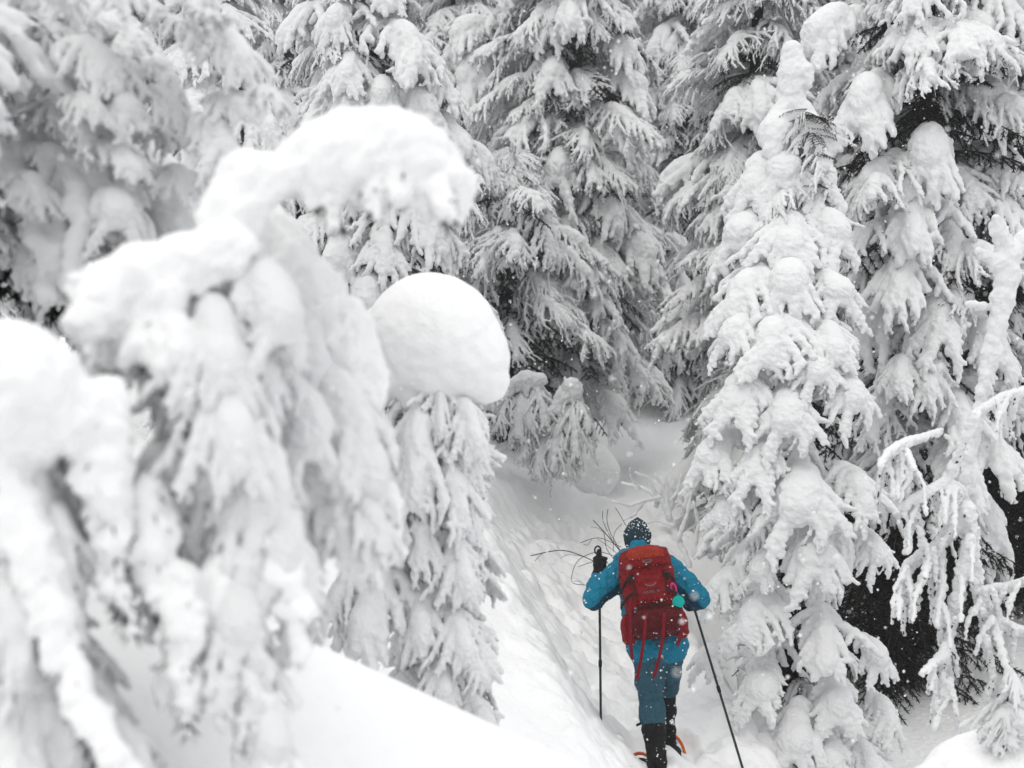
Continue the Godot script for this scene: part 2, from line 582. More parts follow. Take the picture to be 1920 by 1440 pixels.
func ground_y(x: float, d: float) -> float:
	# d = distance in front of the camera along the ground
	var y := 0.35 * sst(15.0, 22.0, d) + 4.5 * sst(24.0, 60.0, d)
	# the bank on the left, falling to the trail
	var e := 0.5 * sst(12.6, 14.5, d)
	y += lerpf(1.9, 1.15, sst(9.0, 13.0, d)) * sst(1.35 + e, -2.0 + e, x) + 1.2 * sst(-1.5, -6.0, x)
	# the hollow below the spruces on the right
	y -= 0.75 * sst(1.5, 2.4, x) * sst(13.0, 10.0, d)
	y += hills.get_noise_2d(x, d) * 0.14
	# the near edge of the bank, where the camera stands
	var top := clampf(2.2 - 0.55 * x, 0.6, 2.95)
	y = lerpf(y, top, sst(4.7, 3.3, d - 0.15 * x))
	# a mound in the right foreground
	y = lerpf(y, 0.78 + 0.52 * (x - 1.94) - 0.12 * maxf(x - 3.6, 0.0) + 0.08 * hills.get_noise_2d(x * 2.0, d * 2.0), sst(1.0, 2.5, x) * exp(-pow((d - 5.5) / 0.85, 2.0)))
	# trodden trail
	if d > 4.0 and d < 15.5 and x > -1.0:
		var at := trail_off(x, d)
		var off := absf(at.x) + 0.12 * hills.get_noise_2d(at.y * 3.0, signf(at.x) * 50.0)
		if off < 1.6:
			y += (0.2 - 0.1 * sst(8.5, 10.0, d)) * sst(1.6, 0.75, off) - 0.17 * sst(0.8, 0.45, off)
			y += 0.045 * exp(-pow((off - 0.86) / 0.18, 2.0))
			var churn := sst(1.25, 0.7, off)
			y += churn * (0.05 * hills.get_noise_2d(x * 11.0, d * 11.0) + 0.1 * absf(hills.get_noise_2d(x * 5.0 + 40.0, d * 5.0)) + 0.035 * hills.get_noise_2d(x * 30.0, d * 30.0))
			# snowshoe prints, left and right in turn
			for side in [0, 1]:
				var u := fposmod(at.y + 0.27 * side, 0.54) - 0.27
				var v := at.x - (0.2 if side == 0 else -0.2) + 0.05 * hills.get_noise_2d(floorf((at.y + 0.27 * side) / 0.54) * 30.0, 9.0)
				y -= 0.1 * sst(1.25, 0.75, Vector2(u / 0.2, v / 0.11).length())
	return y

func make_ground() -> void:
	var xs := []
	var ds := []
	var v := -60.0
	while v < 60.0:
		xs.append(v)
		v += 0.035 if v > -1.6 and v < 3.6 else 0.4 if absf(v) < 14.0 else 3.0
	v = -8.0
	while v < 120.0:
		ds.append(v)
		v += 0.04 if v > 2.0 and v < 15.5 else 0.3 if v < 34.0 else 3.0
	var vs := PackedVector3Array()
	var idx := PackedInt32Array()
	for d in ds:
		for x in xs:
			vs.append(Vector3(x, ground_y(x, d), -d))
	var w := xs.size()
	for j in ds.size() - 1:
		for i in w - 1:
			var a := j * w + i
			idx.append_array([a, a + w, a + 1, a + 1, a + w, a + w + 1])
	var ns := Blob.normals(vs, idx)
	var o := part("ground", arrays_mesh([[vs, ns, idx]], [ground_mat]), null, self)
	tag(o, "", "", "", "structure")


# ------------------------------------------------------------------ materials
func noise_tex(freq: float, oct: int, seed: int, size := 512) -> NoiseTexture2D:
	var n := FastNoiseLite.new()
	n.noise_type = FastNoiseLite.TYPE_SIMPLEX_SMOOTH
	n.frequency = freq
	n.fractal_octaves = oct
	n.seed = seed
	var t := NoiseTexture2D.new()
	t.noise = n
	t.width = size
	t.height = size
	t.seamless = true
	return t

func mat(c: Color, rough := 1.0) -> StandardMaterial3D:
	var m := StandardMaterial3D.new()
	m.albedo_color = c.linear_to_srgb()
	m.roughness = rough
	m.metallic_specular = 0.3
	return m

func materials() -> void:
	lump.noise_type = FastNoiseLite.TYPE_SIMPLEX_SMOOTH
	lump.frequency = 14.0
	lump.fractal_octaves = 1
	fine.noise_type = FastNoiseLite.TYPE_SIMPLEX_SMOOTH
	fine.frequency = 34.0
	fine.fractal_octaves = 1
	hills.noise_type = FastNoiseLite.TYPE_SIMPLEX_SMOOTH
	hills.frequency = 0.35
	hills.fractal_octaves = 3
	snow_mat = mat(Color(0.75, 0.757, 0.765))  # bough snow: albedo lowered, shade of the right-hand trees put into the colour
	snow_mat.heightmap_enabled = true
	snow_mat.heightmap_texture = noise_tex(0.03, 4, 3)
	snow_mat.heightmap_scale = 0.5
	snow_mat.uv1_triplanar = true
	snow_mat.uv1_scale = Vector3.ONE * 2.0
	smooth_mat = snow_mat.duplicate()
	smooth_mat.heightmap_scale = 0.3
	smooth_mat.albedo_color = Color(0.84, 0.844, 0.85).linear_to_srgb()  # same snow made paler: the brighter left-hand light is in the colour
	ground_mat = mat(Color(0.9, 0.903, 0.908))
	ground_mat.heightmap_enabled = true
	ground_mat.heightmap_texture = noise_tex(0.02, 5, 5)
	ground_mat.heightmap_scale = 1.0
	ground_mat.uv1_triplanar = true
	ground_mat.uv1_scale = Vector3.ONE * 1.2
	needle_mat = mat(Color(1, 1, 1))
	needle_mat.vertex_color_use_as_albedo = true
	bark_mat = mat(Color(0.075, 0.07, 0.065))
	bark_mat.heightmap_enabled = true
	bark_mat.heightmap_texture = noise_tex(0.05, 4, 9)
	bark_mat.heightmap_scale = 2.0


func _ready() -> void:
	# ---------------- camera, sky, sun, exposure
	cam_xf = Transform3D(Basis(Vector3.RIGHT, deg_to_rad(-TILT)), EYE)
	var cam := Camera3D.new()
	cam.name = "camera"
	cam.near = 0.05
	cam.far = 400.0
	var at := CameraAttributesPhysical.new()
	at.frustum_focal_length = 35.0
	at.frustum_focus_distance = 9.0
	at.exposure_aperture = 1.6
	cam.attributes = at
	cam.fov = 37.85
	cam.transform = cam_xf
	add_child(cam)
	cam.current = true
	var env := Environment.new()
	env.background_mode = Environment.BG_SKY
	env.tonemap_mode = Environment.TONE_MAPPER_LINEAR
	env.tonemap_exposure = 0.81
	env.fog_enabled = true
	env.fog_density = 0.0035
	env.fog_light_color = Color(0.93, 0.94, 0.95)
	env.sdfgi_enabled = true
	env.ssao_enabled = true
	env.ssil_enabled = true
	var sky := Sky.new()
	var sm := ProceduralSkyMaterial.new()
	sm.sky_top_color = Color(1.0, 1.0, 1.0)
	sm.sky_curve = 0.35
	sm.sky_energy_multiplier = 1.4
	sm.sky_horizon_color = Color(0.58, 0.59, 0.605)
	sm.ground_horizon_color = Color(0.58, 0.59, 0.605)
	sm.ground_bottom_color = Color(0.8, 0.8, 0.82)
	sky.sky_material = sm
	env.sky = sky
	var we := WorldEnvironment.new()
	we.name = "world_environment"
	we.environment = env
	add_child(we)
	var sun := DirectionalLight3D.new()
	sun.name = "sun"
	sun.light_energy = 0.38
	sun.light_angular_distance = 25.0
	sun.light_color = Color(1.0, 0.985, 0.96)
	sun.shadow_enabled = true
	sun.rotation_degrees = Vector3(-52, -30, 0)
	add_child(sun)

	materials()
	var rng := RandomNumberGenerator.new()
	rng.seed = 11
	var t0 := Time.get_ticks_msec()
	var paw := {"L": 0.85, "a0": -12.0, "a1": -62.0, "W": 0.34, "heap": 0.085, "r0": 0.05, "r1": 0.026, "n": 7, "hang": 0.12, "fingers": 0.75, "sag": 0.9, "needles": 4, "nubs": 1, "frost": 0.6, "cell": 0.013, "amp": 0.011, "famp": 0.005}
	var frond := {"L": 1.05, "a0": 2.0, "a1": -58.0, "W": 0.4, "heap": 0.05, "r0": 0.034, "r1": 0.02, "n": 9, "hang": 0.3, "wave": 0.2, "fingers": 0.75, "sag": 1.1, "needles": 5, "frost": 0.6, "cell": 0.013, "amp": 0.012, "famp": 0.007}
	var rime := {"L": 1.15, "a0": 6.0, "a1": -48.0, "W": 0.42, "heap": 0.028, "r0": 0.02, "r1": 0.013, "n": 11, "hang": 0.35, "wave": 0.3, "fingers": 0.8, "sag": 1.1, "needles": 7, "frost": 0.65, "cell": 0.011, "amp": 0.006, "famp": 0.004}
	var pil := paw.duplicate()
	pil.merge({"L": 0.66, "a0": -18.0, "a1": -66.0, "W": 0.345, "heap": 0.1, "clump": 0.4, "r0": 0.062, "r1": 0.027, "n": 9, "hang": 0.12, "fingers": 0.85, "sag": 1.2, "lift": 0.4, "fan": 38.0, "nubs": 2, "amp": 0.009, "famp": 0.005, "cell": 0.0125}, true)
	for i in 8: pillows.append(make_bough(rng, pil))
	var lace := rime.duplicate()
	lace.merge({"L": 1.7, "a0": -4.0, "a1": -42.0, "W": 0.48, "heap": 0.062, "clump": 0.75, "r0": 0.03, "r1": 0.016, "n": 15, "frost": 0.85, "hang": 0.25, "hl": 0.8, "wave": 0.3, "fingers": 0.85, "needles": 5, "cell": 0.0135, "amp": 0.009, "famp": 0.006}, true)
	for i in 5: laces.append(make_bough(rng, lace))
	for i in 6: paws.append(make_bough(rng, paw))
	for i in 6: fronds.append(make_bough(rng, frond))
	for i in 5: rimes.append(make_bough(rng, rime))
	for i in 3: sprays.append(make_spray(rng))
	print("boughs ", Time.get_ticks_msec() - t0, " tris ", paws[0].mesh.surface_get_arrays(0)[Mesh.ARRAY_INDEX].size() / 3, " ", fronds[0].mesh.surface_get_arrays(0)[Mesh.ARRAY_INDEX].size() / 3, " ", rimes[0].mesh.surface_get_arrays(0)[Mesh.ARRAY_INDEX].size() / 3)
	make_ground()

	forest()
	foreground(rng)
	walker()
	print("walker ", Time.get_ticks_msec() - t0)
	falling_snow()
	print("all ", Time.get_ticks_msec() - t0)


func snow_part(called: String, B: Blob, cell: float, parent: Node, amp := 0.01, famp := 0.005, m: Material = null) -> MeshInstance3D:
	var inv := Transform3D(Basis.IDENTITY, -(parent as Node3D).position)
	var a := B.surface(cell, lump, amp, fine, famp)
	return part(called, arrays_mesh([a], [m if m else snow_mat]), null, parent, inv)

func needle_part(N: Needles, parent: Node) -> void:
	var o := part("needles", arrays_mesh([N.surface()], [needle_mat]), null, parent, Transform3D(Basis.IDENTITY, -(parent as Node3D).position))
	o.set_meta("kind", "stuff")

func forest() -> void:
	var rng := RandomNumberGenerator.new()
	rng.seed = 5
	# right of the walker
	var r1 := spruce_at("snow-laden spruce right of the walker, its knobbly snow-caked tip inside the picture", 1495, 9.0, 130,
		[[130, 10], [220, 30], [300, 62], [400, 90], [550, 115], [700, 150], [850, 140], [1000, 130], [1200, 125], [1400, 110]], [0.25, 0.75], {"seed": 3, "gap": 0.52, "count": 5, "dark": 230, "bole": 0.86})
	for q in [[1420, 335, 120, -0.5], [1530, 330, 110, 0.6], [1470, 320, 110, 0.0], [1400, 430, 130, -0.6], [1480, 440, 140, 0.1], [1555, 430, 110, 0.7], [1395, 545, 130, -0.6], [1480, 530, 120, 0.0], [1565, 540, 110, 0.6],
			[1447, 632, 145, -0.1], [1380, 620, 100, -0.9], [1560, 640, 110, 0.5], [1385, 742, 135, -0.5], [1477, 772, 125, 0.0], [1592, 735, 105, 0.6], [1530, 690, 100, 0.3], [1340, 850, 110, -0.8], [1420, 870, 110, -0.3],
			[1500, 930, 165, 0.0], [1612, 925, 110, 0.6], [1360, 950, 90, -0.7], [1525, 1035, 135, 0.1], [1640, 1030, 80, 0.6], [1428, 1065, 75, -0.4], [1410, 1155, 120, -0.4], [1545, 1205, 125, 0.15], [1345, 1105, 80, -0.8],
			[1430, 1290, 105, -0.4], [1570, 1315, 110, 0.3], [1490, 1380, 120, -0.1], [1640, 1230, 80, 0.7], [1430, 1420, 120, -0.4], [1550, 1430, 120, 0.2], [1630, 1430, 90, 0.6], [1330, 1230, 80, -0.8], [1660, 1340, 80, 0.8]]:
		var R := 0.17 + 0.72 * sst(250.0, 720.0, q[1]) - 0.12 * sst(900.0, 1350.0, q[1])
		var off: float = (q[0] - 1492.0) / FPX * 9.0
		pillow(r1, q[0], q[1], q[2] * 1.08, 9.0 - sqrt(maxf(R * R - off * off, 0.01)), rng, pillows if rng.randf() < 0.75 else paws, -q[3], 0.0, rng.randf_range(0.72, 0.95))
	var B := Blob.new()
	var d := 8.95
	stroke(B, [[1484, 95, 22], [1490, 140, 30], [1482, 175, 27], [1488, 215, 30]], d, d, rng, 0.4)
	stroke(B, [[1470, 215, 30], [1455, 250, 34], [1448, 285, 20]], d, d - 0.15, rng, 0.5)
	stroke(B, [[1500, 210, 28], [1516, 245, 30], [1526, 285, 16]], d, d - 0.1, rng, 0.5)
	snow_part("snow_tip", B, 0.013, r1)
	var r2 := spruce_at("broad spruce at the right edge, a column of thick snow pillows facing the walker", 1710, 10.6, -420,
		[[-420, 15], [-100, 140], [150, 230], [400, 250], [700, 230], [950, 190], [1200, 170], [1330, 150]], [0.25, 0.45], {"seed": 4, "gap": 0.5, "base": -0.75, "from": 2.1, "count": 6, "dark": 240, "skirt": 130})
	for q in [[1722, 60, 125, 0.0], [1625, 190, 140, -0.3], [1740, 290, 130, 0.0], [1712, 410, 140, 0.0], [1688, 520, 125, -0.1], [1762, 600, 115, 0.1], [1800, 880, 125, 0.3], [1795, 780, 110, 0.3], [1550, 60, 130, -0.7], [1860, 190, 130, 0.6],
			[1880, 300, 110, 0.7], [1830, 60, 120, 0.5], [1640, 330, 90, -0.6], [1890, 450, 130, 0.8], [1610, 450, 80, -0.8], [1850, 640, 110, 0.7], [1690, 700, 80, -0.2], [1740, 710, 90, 0.1]]:
		var off: float = (q[0] - 1710.0) / FPX * 10.6
		pillow(r2, q[0], q[1], q[2], 10.6 - sqrt(maxf(1.0 - off * off, 0.05)), rng, pillows if rng.randf() < 0.7 else paws, -q[3], 0.1, rng.randf_range(1.0, 1.3))
	spruce_at("spruce cut by the right edge behind the broad pillow-laden one", 1960, 12.5, -500,
		[[-500, 15], [0, 200], [500, 260], [1000, 260]], [0.3, 0.4], {"seed": 14, "gap": 0.46, "from": 3.2, "dark": 280, "skirt": 110})
	for q in [[1770, 12.6, 83, "dark-needled spruce in the shadows behind the bare snow-coated branches"], [1650, 13.4, 84, "dark-needled spruce in the gap behind the foot of the knobbly-tipped spruce"], [1890, 11.8, 85, "dark-needled spruce behind the leaning snag at the right edge"]]:
		spruce_at(q[3], q[0], q[1], -200, [[-200, 10], [300, 120], [700, 170], [1100, 190]], [0.0, 0.3], {"seed": q[2], "gap": 0.8, "from": 3.4, "count": 5, "dark": 300, "skirt": 120, "smax": 1.0})
	# middle distance
	var c1 := spruce_at("tall spruce in the middle with its dark trunk foot showing above the hollow", 1075, 17.0, -620,
		[[-620, 10], [-200, 120], [0, 150], [200, 180], [450, 195], [650, 170], [770, 120]], [0.1, 0.15], {"seed": 21, "gap": 0.48, "count": 8, "from": 1.5, "smin": 0.9, "dark": 200, "smax": 1.2})
	for q in [[1029, 46, 75, 0.1], [1037, 137, 90, 0.1], [985, 235, 130, 0.8], [1046, 312, 85, 0.1], [1104, 312, 95, -0.2], [1110, 540, 120, -0.4], [905, 140, 110, 1.1], [875, 62, 90, 1.0], [1154, 33, 70, -0.7], [1166, 90, 80, -0.8], [1180, 160, 80, -1.0], [1160, 230, 90, -0.8], [1185, 300, 80, -1.0], [1195, 470, 90, -1.0], [960, 330, 90, 0.8], [1010, 590, 100, 0.5], [1150, 620, 90, -0.6], [1060, 420, 100, 0.2], [1150, 760, 80, -0.5]]:
		var off: float = (q[0] - 1075.0) / FPX * 17.0
		pillow(c1, q[0], q[1], q[2], 17.0 - sqrt(maxf(1.6 - off * off, 0.05)), rng, pillows if rng.randf() < 0.4 else fronds, q[3], 0.1, rng.randf_range(1.0, 1.3))
	var c2 := spruce_at("spruce with thick snow clumps behind the arching foreground branch", 700, 12.0, -520,
		[[-520, 10], [-200, 90], [0, 125], [150, 150], [350, 190], [560, 210], [800, 200]], [0.2, 0.25], {"seed": 25, "gap": 0.38, "count": 7, "smin": 0.8, "dark": 190, "smax": 1.1})
	for q in [[762, 80, 130, -0.5], [825, 160, 90, -0.9], [654, 130, 95, 0.2], [654, 180, 100, 0.2], [717, 175, 90, 0.0], [790, 200, 110, -0.7], [840, 245, 110, -0.9], [890, 290, 90, -1.1], [630, 40, 70, 0.3], [560, 40, 90, 1.0], [600, 240, 90, 0.8], [690, 560, 120, 0.1], [640, 480, 110, 0.5], [720, 470, 110, -0.2], [800, 420, 120, -0.7]]:
		var off: float = (q[0] - 700.0) / FPX * 12.0
		pillow(c2, q[0], q[1], q[2], 12.0 - sqrt(maxf(1.2 - off * off, 0.05)), rng, pillows if rng.randf() < 0.5 else paws, q[3], 0.05, rng.randf_range(1.0, 1.3))
	spruce_at("small rime-furred spruce with fine drooping twigs right of the arching branch", 955, 15.6, 262,
		[[262, 20], [330, 90], [430, 170], [560, 190], [700, 140]], [0.0, 0.15], {"seed": 27, "gap": 0.28, "count": 9, "smax": 1.0, "from": 2.1})
	spruce_at("narrow spruce just right of the blurred bough at top left", 420, 8.6, -560,
		[[-560, 10], [0, 80], [150, 118], [400, 150], [700, 160]], [0.9, 0.1], {"seed": 29, "gap": 0.3})
	spruce_at("spruce behind the knobbly-tipped one with rimed side branches", 1400, 13.5, -560,
		[[-560, 10], [0, 110], [200, 130], [500, 150], [800, 130]], [0.15, 0.35], {"seed": 31, "gap": 0.36})
	# far
	var far := [[1270, 21.0, 130], [860, 20.0, 120], [580, 18.0, 140], [1180, 25.0, 120], [460, 24.0, 130], [1520, 22.0, 150], [740, 27.0, 130], [980, 29.0, 115], [1350, 28.0, 120], [1680, 26.0, 140], [1850, 24.0, 140], [250, 22.0, 160], [2050, 20.0, 170], [60, 16.0, 210], [1090, 34.0, 110], [650, 34.0, 110], [1450, 34.0, 110]]
	var far_labels := ['dark-gapped spruce in the gap left of the knobbly-tipped spruce', 'spruce at the top between the clump-laden and the tall middle spruce', 'spruce behind the clump-laden one, left of its crown', 'slim far spruce directly behind the right side of the tall middle spruce', 'far spruce at the top between the blurred boughs and the clump-laden spruce', 'far spruce at the top directly behind the knobbly-tipped spruce', "far spruce hidden mostly by the clump-laden spruce\'s right side", "small far spruce just left of the tall middle spruce's trunk", 'deepest spruce seen in the gap left of the knobbly-tipped spruce', "far spruce left of the broad pillow-laden spruce's column", "far spruce right of the broad pillow-laden spruce's column", 'far spruce behind the blurred boughs at the upper left', 'spruce just past the right edge behind the cut-off spruce', 'spruce behind the left edge, seen through gaps in the blurred boughs', 'faint farthest spruce behind the tall middle spruce', 'faint farthest spruce behind the clump-laden spruce', 'faint farthest spruce behind the knobbly-tipped spruce']
	for i in far.size():
		var f: Array = far[i]
		spruce_at(far_labels[i], f[0], f[1], -560.0 - 40.0 * (i % 5), [[-560.0 - 40.0 * (i % 5), 6], [0, f[2] * 0.85], [400, f[2]], [750, f[2] * 1.1]], [0.1, 0.25], {"seed": 40 + i, "gap": 0.52, "count": 7, "from": 0.7, "smin": 0.9, "smax": 1.2, "dark": 150, "group": "spruces far back in the forest"})

func foreground(rng: RandomNumberGenerator) -> void:
	# the tree whose boughs fill the top left
	var l0 := spruce_at("out-of-focus spruce boughs heavy with snow filling the top left corner", -330, 4.0, -700,
		[[-700, 300], [-200, 600], [0, 680], [150, 740], [300, 740], [450, 620], [600, 480], [1000, 450]], [0.6, 0.4], {"seed": 50, "gap": 0.36, "count": 9, "from": 0.8, "smin": 1.1, "smax": 1.4, "dark": 130})
	var y0 := -30.0
	while y0 < 560.0:
		var edge := 410.0 + 0.5 * y0 if y0 < 230.0 else 525.0 - 1.25 * (y0 - 230.0)
		var x0 := -10.0
		while x0 < edge:
			pillow(l0, x0 + rng.randf_range(-30, 30), y0 + rng.randf_range(-30, 30), rng.randf_range(85, 150), 3.5 - 0.0006 * x0 + rng.randf_range(-0.25, 0.3), rng, paws if rng.randf() < 0.55 else pillows if rng.randf() < 0.5 else fronds, rng.randf_range(-1.0, 0.0), rng.randf_range(-0.1, 0.35), rng.randf_range(0.75, 1.1))
			x0 += 84.0
		y0 += 74.0
	# the bent sapling
	var s := thing("bent_sapling", P(430, 1440, 2.6), "out-of-focus sapling bent under thick snow, arching over the left half", "sapling")
	var B := Blob.new()
	var N := Needles.new()
	stroke(B, [[400, 455, 45], [440, 400, 60], [465, 335, 55], [530, 330, 46], [600, 305, 74], [660, 288, 82], [720, 280, 78], [780, 303, 80], [830, 345, 58], [855, 395, 30]], 2.45, 2.6, rng, 0.1)
	for f in [[600, 330, 635, 425, 22], [690, 310, 706, 400, 26], [755, 320, 742, 372, 24], [822, 350, 846, 415, 24], [565, 330, 590, 385, 18]]:
		stroke(B, [[f[0], f[1], f[4]], [(f[0] + f[2]) / 2.0, (f[1] + f[3]) / 2.0, f[4]], [f[2], f[3], f[4] * 0.6]], 2.5, 2.48, rng, 0.5, N)
	stroke(B, [[430, 470, 60], [340, 498, 60], [260, 512, 60], [205, 545, 56], [178, 600, 46], [170, 648, 22]], 2.4, 2.3, rng, 0.08)
	stroke(B, [[150, 535, 26], [135, 530, 24]], 2.35, 2.35, rng)
	stroke(B, [[475, 400, 50], [525, 470, 56], [575, 545, 64], [622, 620, 66], [662, 690, 58]], 2.75, 2.9, rng, 0.1)
	stroke(B, [[630, 620, 80], [640, 720, 80], [650, 830, 75], [690, 930, 55], [735, 1030, 34]], 2.95, 3.0, rng, 0.4, N)
	stroke(B, [[560, 540, 60], [560, 660, 60], [570, 780, 60], [610, 880, 60], [650, 990, 45], [700, 1090, 20]], 2.9, 3.0, rng, 0.4, N)
	stroke(B, [[240, 560, 50], [272, 640, 47], [300, 690, 35]], 2.38, 2.33, rng, 0.3, N)
	stroke(B, [[300, 545, 50], [330, 640, 46], [350, 730, 32], [338, 805, 15]], 2.35, 2.3, rng, 0.35, N)
	stroke(B, [[222, 570, 43], [212, 640, 33], [204, 700, 14]], 2.4, 2.4, rng, 0.35, N)
	stroke(B, [[380, 560, 38], [400, 690, 38], [410, 790, 47], [440, 870, 52], [490, 960, 50], [530, 1060, 46], [555, 1150, 34], [562, 1225, 17]], 2.45, 2.4, rng, 0.35, N)
	stroke(B, [[470, 560, 30], [490, 640, 32], [485, 720, 29]], 2.6, 2.6, rng, 0.4, N)
	stroke(B, [[310, 880, 42], [400, 900, 46], [460, 940, 46]], 2.4, 2.45, rng, 0.3, N)
	stroke(B, [[280, 920, 38], [288, 1010, 44], [292, 1080, 38], [300, 1140, 23]], 2.3, 2.3, rng, 0.35, N)
	stroke(B, [[340, 1080, 34], [346, 1170, 44], [342, 1260, 36], [350, 1370, 14]], 2.3, 2.3, rng, 0.35, N)
	stroke(B, [[400, 1080, 34], [440, 1170, 42], [462, 1260, 44], [490, 1350, 47], [530, 1460, 47]], 2.35, 2.4, rng, 0.35, N)
	stroke(B, [[450, 960, 46], [430, 1050, 38], [420, 1120, 30]], 2.4, 2.35, rng, 0.35, N)
	snow_part("snow_load", B, 0.0095, s, 0.013, 0.0065, smooth_mat)
	needle_part(N, s)
	for q in [[225, 590, 180, 0.4, 1.1], [320, 600, 190, 0.1, 1.2], [260, 660, 150, 0.3, 1.0], [335, 730, 130, 0.1, 1.3], [410, 640, 190, -0.2, 1.3], [430, 770, 200, -0.2, 1.5], [480, 680, 160, -0.5, 1.3], [510, 570, 190, -0.6, 1.2], [565, 660, 210, -0.7, 1.3], [640, 760, 210, -0.8, 1.3], [560, 780, 190, -0.4, 1.3], [670, 880, 170, -0.8, 1.3],
			[600, 880, 180, -0.5, 1.3], [700, 980, 120, -0.8, 1.2], [480, 890, 200, -0.3, 1.4], [520, 1010, 190, -0.4, 1.4], [550, 1120, 130, -0.5, 1.3], [400, 890, 190, 0.1, 1.3], [300, 930, 180, 0.2, 1.3], [250, 960, 130, 0.4, 1.4], [420, 1020, 190, 0.0, 1.3], [300, 1040, 150, 0.1, 1.4], [345, 1170, 150, 0.0, 1.5],
			[350, 1270, 90, 0.0, 1.4], [440, 1150, 160, -0.2, 1.4], [470, 1260, 150, -0.3, 1.4], [500, 1370, 150, -0.4, 1.4], [640, 1000, 130, -0.6, 1.2], [622, 335, 110, 0.1, 0.8], [700, 320, 120, 0.0, 0.8], [785, 335, 120, -0.3, 0.8], [838, 375, 80, -0.6, 0.9]]:
		pillow(s, q[0], q[1], q[2], (2.42 if q[0] < 530 else 2.72) + rng.randf_range(-0.08, 0.1), rng, paws if rng.randf() < 0.4 else pillows, q[3], -0.15, q[4] * 0.85)
	# the lower left boughs and pillow
	var l := thing("low_bough", P(40, 1440, 2.2), "out-of-focus snowy boughs hanging in the lower left corner below a round pillow", "bough")
	B = Blob.new()
	N = Needles.new()
	stroke(B, [[-80, 700, 125], [20, 705, 105], [50, 715, 90]], 2.1, 2.15, rng)
	stroke(B, [[20, 715, 92], [110, 765, 66], [175, 815, 44]], 2.12, 2.2, rng, 0.05)
	stroke(B, [[-60, 850, 90], [60, 810, 70], [150, 770, 55], [205, 735, 45]], 2.15, 2.25, rng, 0.1)
	stroke(B, [[180, 770, 60], [192, 870, 58], [205, 950, 42], [212, 1080, 22], [250, 1180, 18]], 2.2, 2.25, rng, 0.4, N)
	stroke(B, [[10, 870, 48], [35, 960, 46], [65, 1060, 40], [95, 1160, 35], [125, 1250, 34], [175, 1350, 34], [240, 1450, 29]], 2.15, 2.1, rng, 0.35, N)
	stroke(B, [[100, 880, 36], [120, 960, 36], [150, 1040, 28]], 2.3, 2.3, rng, 0.4, N)
	stroke(B, [[-30, 1060, 32], [10, 1160, 32], [40, 1260, 36], [80, 1350, 40], [120, 1460, 40]], 2.3, 2.3, rng, 0.4, N)
	stroke(B, [[-40, 1300, 56], [10, 1400, 64], [40, 1500, 72]], 2.2, 2.2, rng, 0.3, N)
	snow_part("snow_load", B, 0.0095, l, 0.013, 0.0065, smooth_mat)
	needle_part(N, l)
	for q in [[60, 900, 150, 0.1], [130, 890, 140, 0.0], [30, 1040, 150, 0.2], [110, 1010, 120, -0.2], [30, 1180, 160, 0.0], [90, 1180, 120, -0.2], [40, 1320, 190, 0.0], [110, 1370, 150, -0.3], [70, 1000, 170, 0.0], [95, 1100, 160, -0.1], [115, 1200, 150, -0.1], [150, 1295, 150, -0.2], [195, 1380, 150, -0.2], [60, 1240, 190, 0.0], [120, 1420, 200, 0.0], [30, 1420, 200, 0.1], [255, 1440, 120, -0.3], [190, 860, 130, -0.2], [205, 960, 110, -0.2]]:
		pillow(l, q[0], q[1], q[2], 2.15 + rng.randf_range(-0.08, 0.2), rng, paws, q[3] - 0.3, -0.35, 1.4)
	# mushroom-capped sapling
	var m := spruce_at("sapling under one great rounded snow cap, left of the walker", 825, 5.0, 680,
		[[680, 30], [780, 85], [950, 95], [1120, 110], [1280, 90]], [0.9, 0.1], {"called": "capped_sapling", "category": "sapling", "seed": 61, "gap": 0.17, "count": 7, "from": 0.1, "dark": 30, "smin": 0.5})
	B = Blob.new()
	for q in [[800, 612, 118], [840, 640, 115], [765, 640, 90], [885, 680, 78], [912, 718, 46], [725, 690, 60], [810, 690, 80], [700, 740, 40], [850, 740, 40], [780, 740, 40]]:
		B.ball(P(q[0], q[1], 4.95), q[2] / FPX * 4.95 * 0.85)
	for q in [[690, 655, 62], [655, 705, 44]]:
		B.ball(P(q[0], q[1], 5.0), q[2] / FPX * 5.0)
	snow_part("snow_cap", B, 0.013, m, 0.005, 0.0, smooth_mat)
	for q in [[785, 840, 150, 0.2, 1.5], [825, 770, 60, 0.0, 1.8], [880, 800, 90, -0.4, 1.3], [850, 920, 110, -0.5, 1.3], [740, 960, 100, 0.4, 1.2], [790, 1000, 110, 0.0, 1.2], [860, 1060, 100, -0.5, 1.2], [700, 1130, 140, 0.6, 1.3], [790, 1160, 110, 0.1, 1.2], [860, 1190, 100, -0.5, 1.1], [640, 1110, 80, 0.9, 1.3], [900, 1260, 60, -0.9, 1.0], [830, 1270, 90, -0.2, 1.0]]:
		pillow(m, q[0], q[1], q[2], 4.8, rng, paws, q[3], -0.2, q[4])
	# small drooping sapling behind
	var ds := thing("drooping_sapling", P(960, 850, 13.6), "small sapling on the bank bowed over, its rimed twigs hanging to the snow", "sapling")
	B = Blob.new()
	N = Needles.new()
	for q in [[[915, 850, 9], [960, 832, 9], [1000, 805, 10], [1045, 760, 11], [1075, 730, 17]], [[925, 760, 14], [950, 730, 16], [985, 712, 18], [1015, 712, 14]], [[1072, 725, 20], [1078, 735, 18]]]:
		stroke(B, q, 13.6, 13.6, rng, 0.25, N)
